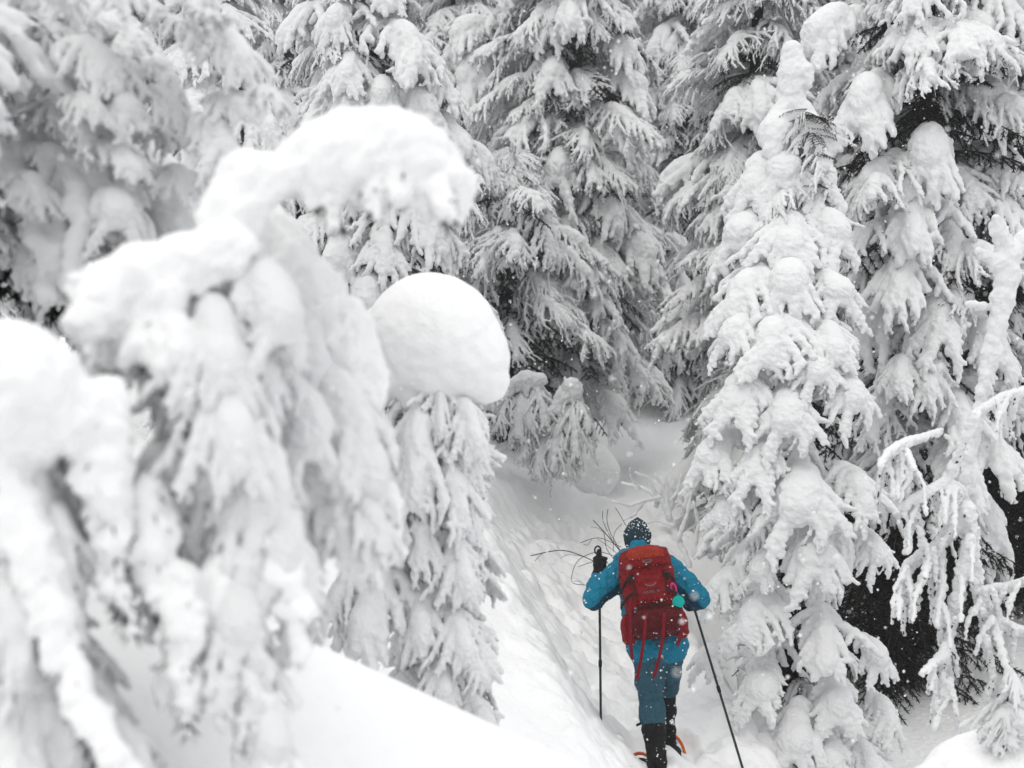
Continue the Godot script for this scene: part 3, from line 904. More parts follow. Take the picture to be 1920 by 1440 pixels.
	for q in [[945, 765, 70, 0.5, 1.7], [975, 765, 80, 0.2, 1.7], [1012, 755, 70, -0.4, 1.6], [1075, 790, 75, -0.2, 2.2], [1045, 820, 75, 0.3, 2.0], [1095, 775, 60, -0.8, 1.5], [1012, 850, 60, 0.4, 1.7], [1066, 860, 50, -0.2, 1.6], [985, 830, 50, 0.4, 1.4]]:
		pillow(ds, q[0], q[1], q[2], 13.5, rng, fronds if rng.randf() < 0.6 else rimes, q[3], -0.35, q[4] * 0.8)
	snow_part("snowy_twigs", B, 0.014, ds, 0.012, 0.006)
	needle_part(N, ds)
	spruce_at("half-buried snowy sapling in the lower right corner on the mound", 1930, 5.4, 1265,
		[[1265, 6], [1330, 35], [1440, 65]], [0.7, 0.3], {"called": "buried_sapling", "category": "sapling", "seed": 65, "gap": 0.16, "count": 6, "dark": 0, "smin": 0.5, "bole": 0.8})
	# snow-coated dead trees on the right
	var t := thing("dead_tree", P(1850, 1400, 7.0), "dead tree of bare snow-coated branches forking down at the right edge", "dead tree")
	B = Blob.new()
	N = Needles.new()
	d_branch(B, rng, N)
	snow_part("branches", B, 0.008, t, 0.008, 0.007)
	part("bark", arrays_mesh([N.surface()], [needle_mat]), null, t, Transform3D(Basis.IDENTITY, -t.position))
	var g := thing("snag", P(1840, 1000, 7.2), "leaning snow-crusted snag with two horns at the right edge", "dead tree")
	B = Blob.new()
	stroke(B, [[1890, 480, 25], [1880, 560, 21], [1862, 640, 16], [1845, 720, 12], [1832, 790, 11], [1810, 900, 10]], 7.2, 7.3, rng, 0.15)
	stroke(B, [[1885, 500, 20], [1850, 480, 12], [1834, 470, 7]], 7.2, 7.1, rng)
	stroke(B, [[1890, 470, 22], [1872, 430, 16], [1868, 410, 9]], 7.2, 7.1, rng)
	stroke(B, [[1905, 470, 18], [1935, 430, 14]], 7.2, 7.2, rng)
	stroke(B, [[1850, 575, 8], [1812, 570, 6]], 7.25, 7.1, rng)
	snow_part("trunk", B, 0.011, g, 0.01, 0.005)
	var bo := thing("snow_mound", P(1110, 880, 15.6), "rounded block of snow beside the small drooping sapling", "snow mound")
	B = Blob.new()
	for q in [[1094, 858, 40], [1112, 866, 36], [1132, 884, 30], [1080, 885, 44], [1110, 900, 40]]:
		B.ball(P(q[0], q[1], 15.6), q[2] / FPX * 15.6)
	snow_part("snow", B, 0.03, bo, 0.01, 0.0, smooth_mat)

func d_branch(B: Blob, rng: RandomNumberGenerator, N: Needles) -> void:
	var d := 7.0
	for q in [
		[[1812, 955, 18], [1765, 1018, 13], [1705, 1060, 13], [1682, 1105, 7]],
		[[1812, 955, 16], [1822, 1010, 14], [1832, 1100, 13], [1862, 1160, 12], [1930, 1190, 10]],
		[[1820, 1010, 12], [1792, 1120, 11], [1772, 1200, 10], [1782, 1290, 6]],
		[[1815, 1050, 10], [1842, 1150, 9], [1866, 1290, 6]],
		[[1762, 1022, 9], [1768, 1100, 8], [1752, 1165, 5]],
		[[1740, 1045, 8], [1734, 1082, 5]], [[1700, 1065, 7], [1706, 1108, 5]],
		[[1832, 1110, 10], [1890, 1100, 9], [1935, 1085, 9]],
		[[1792, 1150, 10], [1772, 1225, 10], [1730, 1262, 7]],
		[[1760, 1240, 8], [1790, 1320, 5]],
		[[1860, 1160, 8], [1890, 1260, 7], [1880, 1340, 5]],
		[[1765, 808, 7], [1700, 830, 10], [1665, 848, 9], [1652, 872, 6]],
		[[1692, 842, 7], [1680, 892, 5]], [[1700, 845, 6], [1716, 882, 5]],
		[[1826, 778, 9], [1880, 745, 10], [1935, 728, 10]],
		[[1775, 900, 10], [1722, 932, 11], [1688, 952, 8]],
		[[1715, 935, 7], [1722, 990, 6], [1735, 1030, 4]],
		[[1812, 955, 14], [1800, 920, 12], [1775, 900, 10], [1800, 850, 9], [1826, 778, 9]]]:
		stroke(B, q, d + rng.randf_range(-0.2, 0.2), d + rng.randf_range(-0.5, 0.3), rng, 0.0, N)
		for z in 5:
			var i: int = rng.randi() % (q.size() - 1)
			var t := rng.randf()
			var x := lerpf(q[i][0], q[i + 1][0], t)
			var y := lerpf(q[i][1], q[i + 1][1], t)
			var dx := rng.randf_range(-40, 30)
			stroke(B, [[x, y, 6], [x + dx * 0.6, y + 35, 5], [x + dx * 0.8, y + rng.randf_range(55, 95), 3.5]], d - 0.1, d + rng.randf_range(-0.35, 0.35), rng, 0.0, N)


# ------------------------------------------------------------------ the walker and what he carries
func tube(pts: Array, r: float, seg := 8, flat := 1.0, closed := false) -> Array:
	var vs := PackedVector3Array()
	var idx := PackedInt32Array()
	var n := pts.size()
	for i in n:
		var a: Vector3 = pts[(i - 1 + n) % n if closed else maxi(i - 1, 0)]
		var b: Vector3 = pts[(i + 1) % n if closed else mini(i + 1, n - 1)]
		var t := (b - a).normalized()
		var u := t.cross(Vector3(0.05, 0.1, 1.0)).normalized()
		var v := t.cross(u)
		for k in seg:
			var ang := TAU * k / seg
			vs.append(pts[i] + u * cos(ang) * r + v * sin(ang) * r * flat)
	var last := n if closed else n - 1
	for i in last:
		for k in seg:
			var a := i * seg + k
			var b := i * seg + (k + 1) % seg
			var c := (i + 1) % n * seg + k
			var d := (i + 1) % n * seg + (k + 1) % seg
			idx.append_array([a, b, c, b, d, c])
	if not closed:
		for e in [0, n - 1]:
			var at := vs.size()
			vs.append(pts[e])
			for k in seg:
				var a: int = e * seg + k
				var b: int = e * seg + (k + 1) % seg
				if e == 0: idx.append_array([at, b, a])
				else: idx.append_array([at, a, b])
	return [vs, Blob.normals(vs, idx), idx]

# a stuffed bag: rings of [height, half width, half depth, x, z], rounded by the power e
func stuffed(rings: Array, e: float, wrinkle := 0.006) -> Array:
	var vs := PackedVector3Array()
	var idx := PackedInt32Array()
	var seg := 40
	var rows := []
	for i in rings.size() - 1:
		var steps := 5
		for k in steps:
			var t := float(k) / steps
			var row := []
			for j in 5: row.append(lerpf(rings[i][j], rings[i + 1][j], t))
			rows.append(row)
	rows.append(rings[-1])
	for r in rows:
		for k in seg:
			var a := TAU * k / seg
			var c := cos(a)
			var q := sin(a)
			var p := Vector3(r[3] + signf(c) * pow(absf(c), 2.0 / e) * r[1], r[0], r[4] + signf(q) * pow(absf(q), 2.0 / e) * r[2])
			p += Vector3(c, 0, q) * (lump.get_noise_3dv(p * 1.1 + Vector3(5, 0, 0)) + 0.4 * fine.get_noise_3dv(p)) * wrinkle
			vs.append(p)
	for i in rows.size() - 1:
		for k in seg:
			var a := i * seg + k
			var b := i * seg + (k + 1) % seg
			idx.append_array([a, a + seg, b, b, a + seg, b + seg])
	for e2 in [0, rows.size() - 1]:
		var at := vs.size()
		vs.append(Vector3(rows[e2][3], rows[e2][0], rows[e2][4]))
		for k in seg:
			var a: int = e2 * seg + k
			var b: int = e2 * seg + (k + 1) % seg
			if e2 == 0: idx.append_array([at, a, b])
			else: idx.append_array([at, b, a])
	return [vs, Blob.normals(vs, idx), idx]

func surf_part(called: String, a: Array, m: Material, parent: Node, xf := Transform3D()) -> MeshInstance3D:
	return part(called, arrays_mesh([a], [m]), null, parent, xf)

func cloth(c: Color, rough := 0.85) -> StandardMaterial3D:
	var m := mat(c, rough)
	m.heightmap_enabled = true
	m.heightmap_texture = folds
	m.heightmap_scale = 3.0
	m.uv1_triplanar = true
	m.uv1_scale = Vector3.ONE * 3.0
	return m

var folds: NoiseTexture2D
var speck_spots := []          # [position, outward] on clothes and pack, in the world

func gather(o: MeshInstance3D, share: float, rng: RandomNumberGenerator, list: Array) -> void:
	var a := o.mesh.surface_get_arrays(0)
	var v: PackedVector3Array = a[Mesh.ARRAY_VERTEX]
	var n: PackedVector3Array = a[Mesh.ARRAY_NORMAL]
	for i in v.size():
		if rng.randf() < share: list.append([o.transform * v[i], o.transform.basis * n[i]])

func specks(parent: Node3D, list: Array, rng: RandomNumberGenerator, most: int) -> void:
	var mm := MultiMesh.new()
	mm.transform_format = MultiMesh.TRANSFORM_3D
	mm.mesh = flake_mesh
	var keep := []
	for q in list:
		if q[1].z > 0.1 or q[1].y > 0.3: keep.append(q)
	mm.instance_count = mini(most, keep.size())
	for i in mm.instance_count:
		var q: Array = keep[rng.randi() % keep.size()]
		var r := 0.0022 + 0.0045 * pow(rng.randf(), 3.0)
		mm.set_instance_transform(i, Transform3D(Basis(Vector3.UP, rng.randf() * TAU) * Basis.from_scale(Vector3(r * rng.randf_range(0.7, 1.5), r, r * rng.randf_range(0.7, 1.3))), q[0] + q[1] * r * 0.5))
	var mi := MultiMeshInstance3D.new()
	mi.name = "snow_specks"
	mi.multimesh = mm
	mi.material_override = flake_mat
	mi.set_meta("kind", "stuff")
	parent.add_child(mi, true)

var flake_mesh: ArrayMesh
var flake_mat: StandardMaterial3D

func make_flake() -> void:
	flake_mat = mat(Color(0.86, 0.865, 0.87))
	var B := Blob.new()
	B.ball(Vector3.ZERO, 1.0)
	B.ball(Vector3(0.5, 0.3, 0.2), 0.6)
	flake_mesh = arrays_mesh([B.surface(0.55, null, 0, null, 0, 0.25, 1.4142, false)], [flake_mat])

func walker() -> void:
	var rng := RandomNumberGenerator.new()
	rng.seed = 77
	folds = noise_tex(0.012, 3, 21)
	make_flake()
	var foot := P(1238, 1448, 7.55)
	var w := thing("person", foot, "person in teal jacket and grey-blue trousers walking up the trail, seen from behind", "person")
	var inv := Transform3D(Basis.IDENTITY, -foot)
	# joints
	var head := P(1195, 1003, 8.02)
	var neck := P(1197, 1040, 7.99)
	var chest := P(1210, 1090, 7.93)
	var waist := P(1226, 1160, 7.83)
	var hips := P(1234, 1212, 7.78)
	var sl := P(1168, 1066, 7.95)
	var sr := P(1258, 1068, 7.95)
	var el := P(1113, 1122, 7.86)
	var wl := P(1121, 1082, 8.02)
	var hl := P(1124, 1058, 8.05)
	var er := P(1311, 1122, 7.93)
	var wr := P(1292, 1130, 8.14)
	var hr := P(1290, 1122, 8.2)
	var hipl := P(1213, 1228, 7.77)
	var hipr := P(1256, 1224, 7.8)
	var kl := P(1222, 1325, 7.78)
	var al := P(1232, 1428, 7.62)
	var kr := P(1251, 1294, 8.0)
	var ar := P(1252, 1388, 8.14)
	var fl := al + Vector3(0, -0.05, -0.16)
	var fr := ar + Vector3(0, -0.05, -0.16)
	# body
	var B := Blob.new()
	B.chain([head + Vector3(0, 0.04, 0), head, head + Vector3(0, -0.07, -0.03)], [0.07, 0.075, 0.055])
	B.cap(head + Vector3(0, -0.005, -0.09), head + Vector3(0, -0.03, -0.11), 0.012, 0.014)
	for x in [-0.088, 0.088]: B.cap(head + Vector3(x, 0.0, 0.0), head + Vector3(x, -0.035, 0.0), 0.016, 0.012)
	B.chain([head + Vector3(0, -0.08, 0), neck, chest, waist, hips], [0.05, 0.06, 0.13, 0.12, 0.13])
	B.chain([chest, sl, el, wl, hl], [0.09, 0.06, 0.042, 0.03, 0.03])
	B.chain([chest, sr, er, wr, hr], [0.09, 0.06, 0.042, 0.03, 0.03])
	B.chain([hips, hipl, kl, al, fl], [0.1, 0.075, 0.045, 0.036, 0.036])
	B.chain([hips, hipr, kr, ar, fr], [0.1, 0.075, 0.042, 0.036, 0.036])
	surf_part("body", B.surface(0.016, null, 0, null, 0, 0.25, 1.35, false), mat(Color(0.42, 0.25, 0.18), 0.6), w, inv)
	# trousers
	var trouser := cloth(Color(0.028, 0.082, 0.115))
	B = Blob.new()
	B.chain([hips + Vector3(0, 0.06, 0), hips], [0.14, 0.142])
	B.chain([hipl, hipl.lerp(kl, 0.5), kl, kl.lerp(al, 0.12), kl.lerp(al, 0.26)], [0.108, 0.1, 0.084, 0.09, 0.092])
	B.chain([hipr, hipr.lerp(kr, 0.5), kr + Vector3(0.01, 0.03, 0), kr.lerp(ar, 0.02)], [0.106, 0.092, 0.075, 0.066])
	var tr := surf_part("trousers", B.surface(0.012, lump, 0.007, fine, 0.003, 0.25, 1.3, false), trouser, w, inv)
	# gaiters and boots
	var black := cloth(Color(0.006, 0.006, 0.007), 0.7)
	B = Blob.new()
	B.chain([kl.lerp(al, 0.16), kl.lerp(al, 0.45), kl.lerp(al, 0.8), al], [0.08, 0.082, 0.068, 0.066])
	B.chain([al, al + Vector3(0, -0.05, 0.02), fl], [0.07, 0.06, 0.055])
	var g1 := surf_part("gaiter", B.surface(0.012, lump, 0.005, null, 0, 0.25, 1.3, false), black, w, inv)
	B = Blob.new()
	B.chain([kr.lerp(ar, -0.35), kr.lerp(ar, 0.4), kr.lerp(ar, 0.8), ar], [0.064, 0.064, 0.058, 0.056])
	B.chain([ar, ar + Vector3(0, -0.05, 0.02), fr], [0.066, 0.06, 0.055])
	var g2 := surf_part("gaiter", B.surface(0.012, lump, 0.005, null, 0, 0.25, 1.3, false), black, w, inv)
	surf_part("gaiter_strap", tube([kl.lerp(al, 0.28) + Vector3(-0.085, 0.0, 0.02), kl.lerp(al, 0.3) + Vector3(-0.12, -0.01, 0.02)], 0.009, 6, 0.4), black, w, inv)
	# jacket
	var teal := cloth(Color(0.005, 0.16, 0.26), 0.75)
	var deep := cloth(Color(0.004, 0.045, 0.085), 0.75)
	B = Blob.new()
	B.chain([sl.lerp(sr, 0.12), sl.lerp(sr, 0.88)], [0.1, 0.1])
	B.chain([chest + Vector3(-0.06, 0, 0), waist + Vector3(-0.06, 0, 0), hips + Vector3(-0.085, -0.0, 0.0)], [0.15, 0.15, 0.15])
	B.chain([chest + Vector3(0.06, 0, 0), waist + Vector3(0.06, 0, 0), hips + Vector3(0.075, 0.015, 0.0)], [0.15, 0.15, 0.15])
	B.chain([neck + Vector3(0, -0.03, 0), neck + Vector3(0.0, 0.035, 0.02)], [0.1, 0.075])
	B.chain([sl, sl.lerp(el, 0.55), el, el.lerp(wl, 0.5), wl], [0.1, 0.09, 0.077, 0.068, 0.055])
	B.chain([sr, sr.lerp(er, 0.55), er, er.lerp(wr, 0.5), wr], [0.1, 0.09, 0.075, 0.066, 0.055])
	var ja := B.surface(0.013, lump, 0.008, fine, 0.003, 0.25, 1.3, false)
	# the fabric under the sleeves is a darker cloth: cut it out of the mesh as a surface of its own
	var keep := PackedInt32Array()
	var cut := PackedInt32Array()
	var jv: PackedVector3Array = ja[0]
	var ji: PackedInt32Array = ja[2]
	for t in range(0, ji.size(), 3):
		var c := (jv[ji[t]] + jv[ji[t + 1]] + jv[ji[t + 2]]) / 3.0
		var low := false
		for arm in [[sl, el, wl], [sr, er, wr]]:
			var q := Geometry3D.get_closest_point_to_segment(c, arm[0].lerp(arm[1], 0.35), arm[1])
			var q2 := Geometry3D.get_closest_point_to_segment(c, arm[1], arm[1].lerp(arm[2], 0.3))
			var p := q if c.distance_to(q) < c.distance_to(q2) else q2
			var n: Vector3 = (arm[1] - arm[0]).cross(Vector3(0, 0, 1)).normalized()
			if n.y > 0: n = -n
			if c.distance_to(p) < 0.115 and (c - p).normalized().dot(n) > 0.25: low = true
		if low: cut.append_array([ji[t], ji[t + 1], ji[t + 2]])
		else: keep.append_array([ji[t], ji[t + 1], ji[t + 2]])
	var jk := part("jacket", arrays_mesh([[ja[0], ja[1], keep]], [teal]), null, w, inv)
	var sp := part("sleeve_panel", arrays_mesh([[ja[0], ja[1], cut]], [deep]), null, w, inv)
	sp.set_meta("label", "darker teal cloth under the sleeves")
	# hood folded behind the neck
	B = Blob.new()
	B.chain([neck + Vector3(-0.13, -0.03, 0.0), neck + Vector3(-0.1, -0.0, 0.08), neck + Vector3(0, 0.02, 0.1), neck + Vector3(0.1, 0.0, 0.08), neck + Vector3(0.13, -0.04, 0.0)], [0.05, 0.06, 0.065, 0.06, 0.045])
	B.chain([neck + Vector3(0, 0.06, 0.03), neck + Vector3(0, 0.0, 0.08)], [0.075, 0.07])
	surf_part("hood", B.surface(0.012, lump, 0.008, null, 0, 0.25, 1.3, false), teal, w, inv)
	# hat
	var wool := cloth(Color(0.018, 0.04, 0.055), 1.0)
	wool.heightmap_scale = 0.6
	wool.uv1_scale = Vector3.ONE * 14.0
	B = Blob.new()
	B.chain([head + Vector3(0, -0.05, 0.0), head + Vector3(0, 0.01, 0), head + Vector3(0, 0.055, 0.005)], [0.098, 0.096, 0.066])
	var hat := surf_part("hat", B.surface(0.01, fine, 0.003, null, 0, 0.25, 1.3, false), wool, w, inv)
	B = Blob.new()
	B.ball(head + Vector3(0, 0.112, 0.005), 0.022)
	surf_part("bobble", B.surface(0.008, fine, 0.004, null, 0, 0.25, 1.3, false), wool, hat)
	# gloves, four fingers and a thumb closed on the grips
	glove(w, inv, hl, wl, black, -1.0)
	glove(w, inv, hr, wr, black, 1.0)
	# snow on cloth
	var list := []
	gather(jk, 0.2, rng, list)
	gather(tr, 0.12, rng, list)
	gather(g1, 0.3, rng, list)
	gather(g2, 0.3, rng, list)
	specks(w, list, rng, 260)
	list = []
	gather(hat, 1.0, rng, list)
	var cap := []
	for q in list:
		if q[1].y > 0.2 or rng.randf() < 0.2: cap.append(q)
	specks(w, cap, rng, 200)
	backpack(rng)
	poles(hl, hr)
	snowshoes(al, ar)
	birch()

func glove(w: Node3D, inv: Transform3D, hand: Vector3, wrist: Vector3, m: Material, side: float) -> void:
	var B := Blob.new()
	var up := (hand - wrist).normalized()
	var out := up.cross(Vector3(0, 0, 1)).normalized() * side
	var fwd := out.cross(up).normalized()
	if fwd.z > 0: fwd = -fwd
	B.chain([wrist - up * 0.03, wrist, wrist + up * 0.03], [0.05, 0.046, 0.04])
	B.chain([wrist + up * 0.02, hand, hand + up * 0.03], [0.036, 0.04, 0.034])
	for i in 4:
		var base := hand + up * (0.05 - 0.027 * i) + Vector3(0, 0, 0.028)
		var l := [0.034, 0.04, 0.038, 0.03][i] as float
		var k1 := base - out * 0.03 + Vector3(0, 0, 0.008)
		var k2 := k1 - out * 0.012 + Vector3(0, 0, -l)
		var k3 := k2 + out * 0.026 + Vector3(0, 0, -0.014)
		B.chain([base, k1, k2, k3], [0.0125, 0.0125, 0.0115, 0.0105])
	B.chain([hand - up * 0.01 + out * 0.03, hand + up * 0.03 + out * 0.036 - Vector3(0, 0, 0.02), hand + up * 0.052 + out * 0.012 - Vector3(0, 0, 0.034)], [0.016, 0.0135, 0.0115])
	surf_part("glove", B.surface(0.005, fine, 0.002, null, 0, 0.25, 1.35, false), m, w, inv)

func backpack(rng: RandomNumberGenerator) -> void:
	var lo := P(1229, 1188, 7.63)
	var hi := P(1205, 1030, 7.82)
	var up := (hi - lo).normalized()
	var right := Vector3(1, 0.0, 0.06)
	right = (right - up * right.dot(up)).normalized()
	var back := right.cross(up).normalized()
	var bas := Basis(right, up, back)
	var k := thing("backpack", lo, "large red backpack with orange-red lid and hanging straps on the walker's back", "backpack")
	k.transform = Transform3D(bas, lo)
	var H := lo.distance_to(hi)
	var red := cloth(Color(0.17, 0.005, 0.008), 0.7)
	var dark_red := cloth(Color(0.075, 0.003, 0.005), 0.7)
	var lidm := cloth(Color(0.24, 0.018, 0.007), 0.6)
	var black := mat(Color(0.01, 0.009, 0.009), 0.6)
	var strap := mat(Color(0.16, 0.004, 0.012), 0.8)
	var grey := mat(Color(0.17, 0.13, 0.13), 0.7)
	var all := []
	all.append(surf_part("main_bag", stuffed([[0.1, 0.13, 0.06, 0, 0], [0.14, 0.175, 0.1, 0, 0.0], [0.3, 0.19, 0.125, 0, 0.0], [0.42, 0.19, 0.12, 0, 0.0], [H * 0.82, 0.175, 0.11, -0.005, 0], [H * 0.86, 0.12, 0.07, -0.005, 0]], 3.2), red, k))
	all.append(surf_part("lower_compartment", stuffed([[-0.03, 0.12, 0.06, 0.0, 0.02], [0.0, 0.17, 0.12, 0.0, 0.03], [0.07, 0.19, 0.15, 0, 0.035], [0.14, 0.18, 0.135, 0, 0.03], [0.18, 0.14, 0.08, 0, 0.01]], 2.8), dark_red, k))
	all.append(surf_part("lid", stuffed([[H * 0.74, 0.14, 0.1, -0.005, 0.01], [H * 0.77, 0.18, 0.145, -0.005, 0.015], [H * 0.88, 0.18, 0.15, 0.0, 0.01], [H * 0.97, 0.165, 0.125, 0.0, 0.0], [H * 1.01, 0.11, 0.07, 0.0, -0.01]], 3.0), red, k))
	all.append(surf_part("lid_pocket", stuffed([[H * 0.83, 0.09, 0.03, 0.0, 0.125], [H * 0.85, 0.13, 0.045, 0.0, 0.125], [H * 0.93, 0.135, 0.055, 0.0, 0.1], [H * 1.0, 0.11, 0.07, 0.0, 0.05], [H * 1.03, 0.06, 0.04, 0.0, 0.02]], 2.6, 0.004), lidm, k))
	all.append(surf_part("front_panel", stuffed([[0.19, 0.07, 0.01, 0.01, 0.115], [0.21, 0.1, 0.022, 0.01, 0.118], [0.34, 0.105, 0.024, 0.005, 0.118], [H * 0.7, 0.095, 0.022, 0, 0.108], [H * 0.74, 0.06, 0.01, 0, 0.1]], 3.0, 0.004), red, k))
	for x in [-1.0, 1.0]:
		all.append(surf_part("side_pocket", stuffed([[-0.05, 0.03, 0.04, x * 0.18, -0.02], [-0.02, 0.045, 0.08, x * 0.182, -0.01], [0.08, 0.048, 0.09, x * 0.182, -0.01], [0.15, 0.035, 0.06, x * 0.17, -0.01]], 2.4), red, k))
		surf_part("shoulder_strap", tube([Vector3(x * 0.1, H * 0.78, -0.1), Vector3(x * 0.11, H * 0.86, -0.2), Vector3(x * 0.14, H * 0.7, -0.32), Vector3(x * 0.17, H * 0.4, -0.33), Vector3(x * 0.17, 0.2, -0.2), Vector3(x * 0.15, 0.14, -0.09)], 0.025, 8, 0.35), black, k)
		surf_part("compression_strap", tube([Vector3(x * 0.1, H * 0.68, 0.128), Vector3(x * 0.16, H * 0.6, 0.118), Vector3(x * 0.195, H * 0.5, 0.03)], 0.008, 6, 0.4), black, k)
		surf_part("compression_strap", tube([Vector3(x * 0.12, 0.27, 0.135), Vector3(x * 0.17, 0.24, 0.11), Vector3(x * 0.2, 0.21, 0.02)], 0.008, 6, 0.4), black, k)
		surf_part("buckle", stuffed([[H * 0.59, 0.014, 0.006, x * 0.145, 0.13], [H * 0.66, 0.016, 0.008, x * 0.13, 0.132]], 4.0, 0.0), black, k)
		surf_part("side_zip", tube([Vector3(x * 0.108, 0.24, 0.14), Vector3(x * 0.112, 0.36, 0.142), Vector3(x * 0.104, H * 0.68, 0.13)], 0.005, 6), black, k)
		surf_part("hip_belt", tube([Vector3(x * 0.14, 0.05, -0.05), Vector3(x * 0.2, 0.04, -0.16), Vector3(x * 0.13, 0.03, -0.3), Vector3(x * 0.01, 0.03, -0.33)], 0.03, 8, 0.3), black, k)
	surf_part("compartment_zip", tube([Vector3(-0.19, 0.13, 0.12), Vector3(-0.1, 0.168, 0.155), Vector3(0.0, 0.176, 0.16), Vector3(0.1, 0.168, 0.155), Vector3(0.19, 0.13, 0.12)], 0.005, 6), black, k)
	surf_part("haul_loop", tube([Vector3(-0.03, H * 0.97, -0.1), Vector3(-0.02, H * 1.04, -0.1), Vector3(0.02, H * 1.04, -0.1), Vector3(0.03, H * 0.97, -0.1)], 0.008, 6), black, k)
	# straps that hang below
	var ti := k.transform.affine_inverse()
	for q in [[1182, 1120, 1181, 1190, 1186, 1236], [1212, 1150, 1207, 1200, 1194, 1273], [1246, 1148, 1243, 1196, 1226, 1271], [1282, 1150, 1279, 1178, 1270, 1211]]:
		var pts := []
		pts.append(ti * P(q[0], q[1], 7.46))
		pts.append(ti * P(q[2], q[3], 7.44))
		pts.append(ti * P((q[2] * 0.6 + q[4] * 0.4), lerpf(q[3], q[5], 0.5), 7.5))
		pts.append(ti * P(q[4], q[5], 7.52))
		surf_part("hanging_strap", tube(pts, 0.011, 6, 0.25), strap, k)
	# marks on the pack
	for mk in [[0.305, 0.05, 0.013, 0.1415], [H * 0.79, 0.042, 0.011, 0.166]]:
		for x in [-1.0, 1.0]:
			var arc := []
			for i in 7:
				var a := lerpf(0.0, 1.25, i / 6.0)
				arc.append(Vector3(0.005 + x * mk[1] * sin(a) * 0.8, mk[0] + mk[1] * 0.55 * (1.0 - cos(a)), mk[3] + 0.002))
			surf_part("logo", tube(arc, 0.0035, 6, 0.5), grey, k)
	for tx in [["KESTREL 38", 0.265, 0.022, 0.143], ["OSPREY", H * 0.82, 0.016, 0.168]]:
		var tm := TextMesh.new()
		tm.text = tx[0]
		var sf := SystemFont.new()
		sf.font_names = PackedStringArray(["Droid Sans"])
		tm.font = sf
		tm.font_size = 32
		tm.pixel_size = tx[2] / 32.0
		tm.depth = 0.004
		part("lettering", tm, grey, k, Transform3D(Basis.IDENTITY, Vector3(0.005, tx[1], tx[3])))
	var list := []
	for o in all: gather(o, 0.6, rng, list)
	specks(k, list, rng, 300)
	# carabiner and turquoise disc that hang from the pack
	var cp := P(1263, 1103, 7.62)
	var ca := thing("carabiner", cp, "small pink carabiner clipped to the right side of the red backpack", "carabiner")
	var loop := []
	for i in 20:
		var a := TAU * i / 20.0
		loop.append(Vector3(cos(a) * 0.016, sin(a) * 0.038, 0.0).rotated(Vector3(0, 0, 1), 0.3))
	surf_part("ring", tube(loop, 0.0045, 8, 1.0, true), mat(Color(0.65, 0.05, 0.3), 0.4), ca)
	surf_part("gate", tube([Vector3(0.0, 0.04, 0.004), Vector3(-0.024, 0.0, 0.004)], 0.003, 6), mat(Color(0.5, 0.04, 0.22), 0.4), ca)
	var dp := P(1272, 1128, 7.6)
	var di := thing("round_tag", dp, "turquoise round disc hanging from the carabiner on the backpack", "tag")
	var disc := CylinderMesh.new()
	disc.top_radius = 0.041
	disc.bottom_radius = 0.041
	disc.height = 0.012
	disc.radial_segments = 40
	part("disc", disc, mat(Color(0.0, 0.39, 0.36), 0.5), di, Transform3D(Basis(Vector3.RIGHT, PI / 2 - 0.1), Vector3.ZERO))
	surf_part("cord", tube([Vector3(-0.002, 0.038, 0.0), Vector3(-0.012, 0.055, 0.0)], 0.003, 6), mat(Color(0.01, 0.3, 0.35)), di)

func poles(hl: Vector3, hr: Vector3) -> void:
	var shaft := mat(Color(0.02, 0.03, 0.03), 0.45)
	var grip := mat(Color(0.012, 0.012, 0.013), 0.8)
	var labels := ["upright dark trekking pole held in the walker's raised left hand", "slanting dark trekking pole on the walker's right"]
	var ends := [[hl + Vector3(0.0, 0.05, -0.03), P(1127, 1400, 7.95)], [hr + Vector3(0.01, 0.05, -0.03), P(1393, 1442, 7.75)]]
	for i in 2:
		var a: Vector3 = ends[i][0]
		var b: Vector3 = ends[i][1]
		var d := (b - a).normalized()
		var t := thing("trekking_pole", b, labels[i], "trekking pole", "the walker's trekking poles")
		var inv := Transform3D(Basis.IDENTITY, -b)
		surf_part("shaft", tube([a + d * 0.1, a.lerp(b, 0.55), b + d * 0.12], 0.009, 10), shaft, t, inv)
		surf_part("lower_section", tube([a.lerp(b, 0.58), b + d * 0.1], 0.0075, 10), mat(Color(0.05, 0.07, 0.065), 0.4), t, inv)
		surf_part("clamp", tube([a.lerp(b, 0.55), a.lerp(b, 0.585)], 0.013, 10), grip, t, inv)
		var B := Blob.new()
		B.chain([a - d * 0.035, a - d * 0.01, a + d * 0.06, a + d * 0.15], [0.02, 0.018, 0.016, 0.014])
		surf_part("grip", B.surface(0.006, null, 0, null, 0, 0.25, 1.3, false), grip, t, inv)
		var loop := []
		for k in 14:
			var an := TAU * k / 14.0
			loop.append(a - d * 0.03 + Vector3(cos(an) * 0.022 - 0.012, sin(an) * 0.03 + 0.02, 0.02))
		surf_part("wrist_strap", tube(loop, 0.006, 6, 0.5, true), grip, t, inv)
		var bk := []
		for k in 16:
			var an := TAU * k / 16.0
			bk.append(b + d * 0.03 + Vector3(cos(an) * 0.045, 0, sin(an) * 0.045))
		surf_part("basket", tube(bk, 0.006, 6, 1.0, true), grip, t, inv)

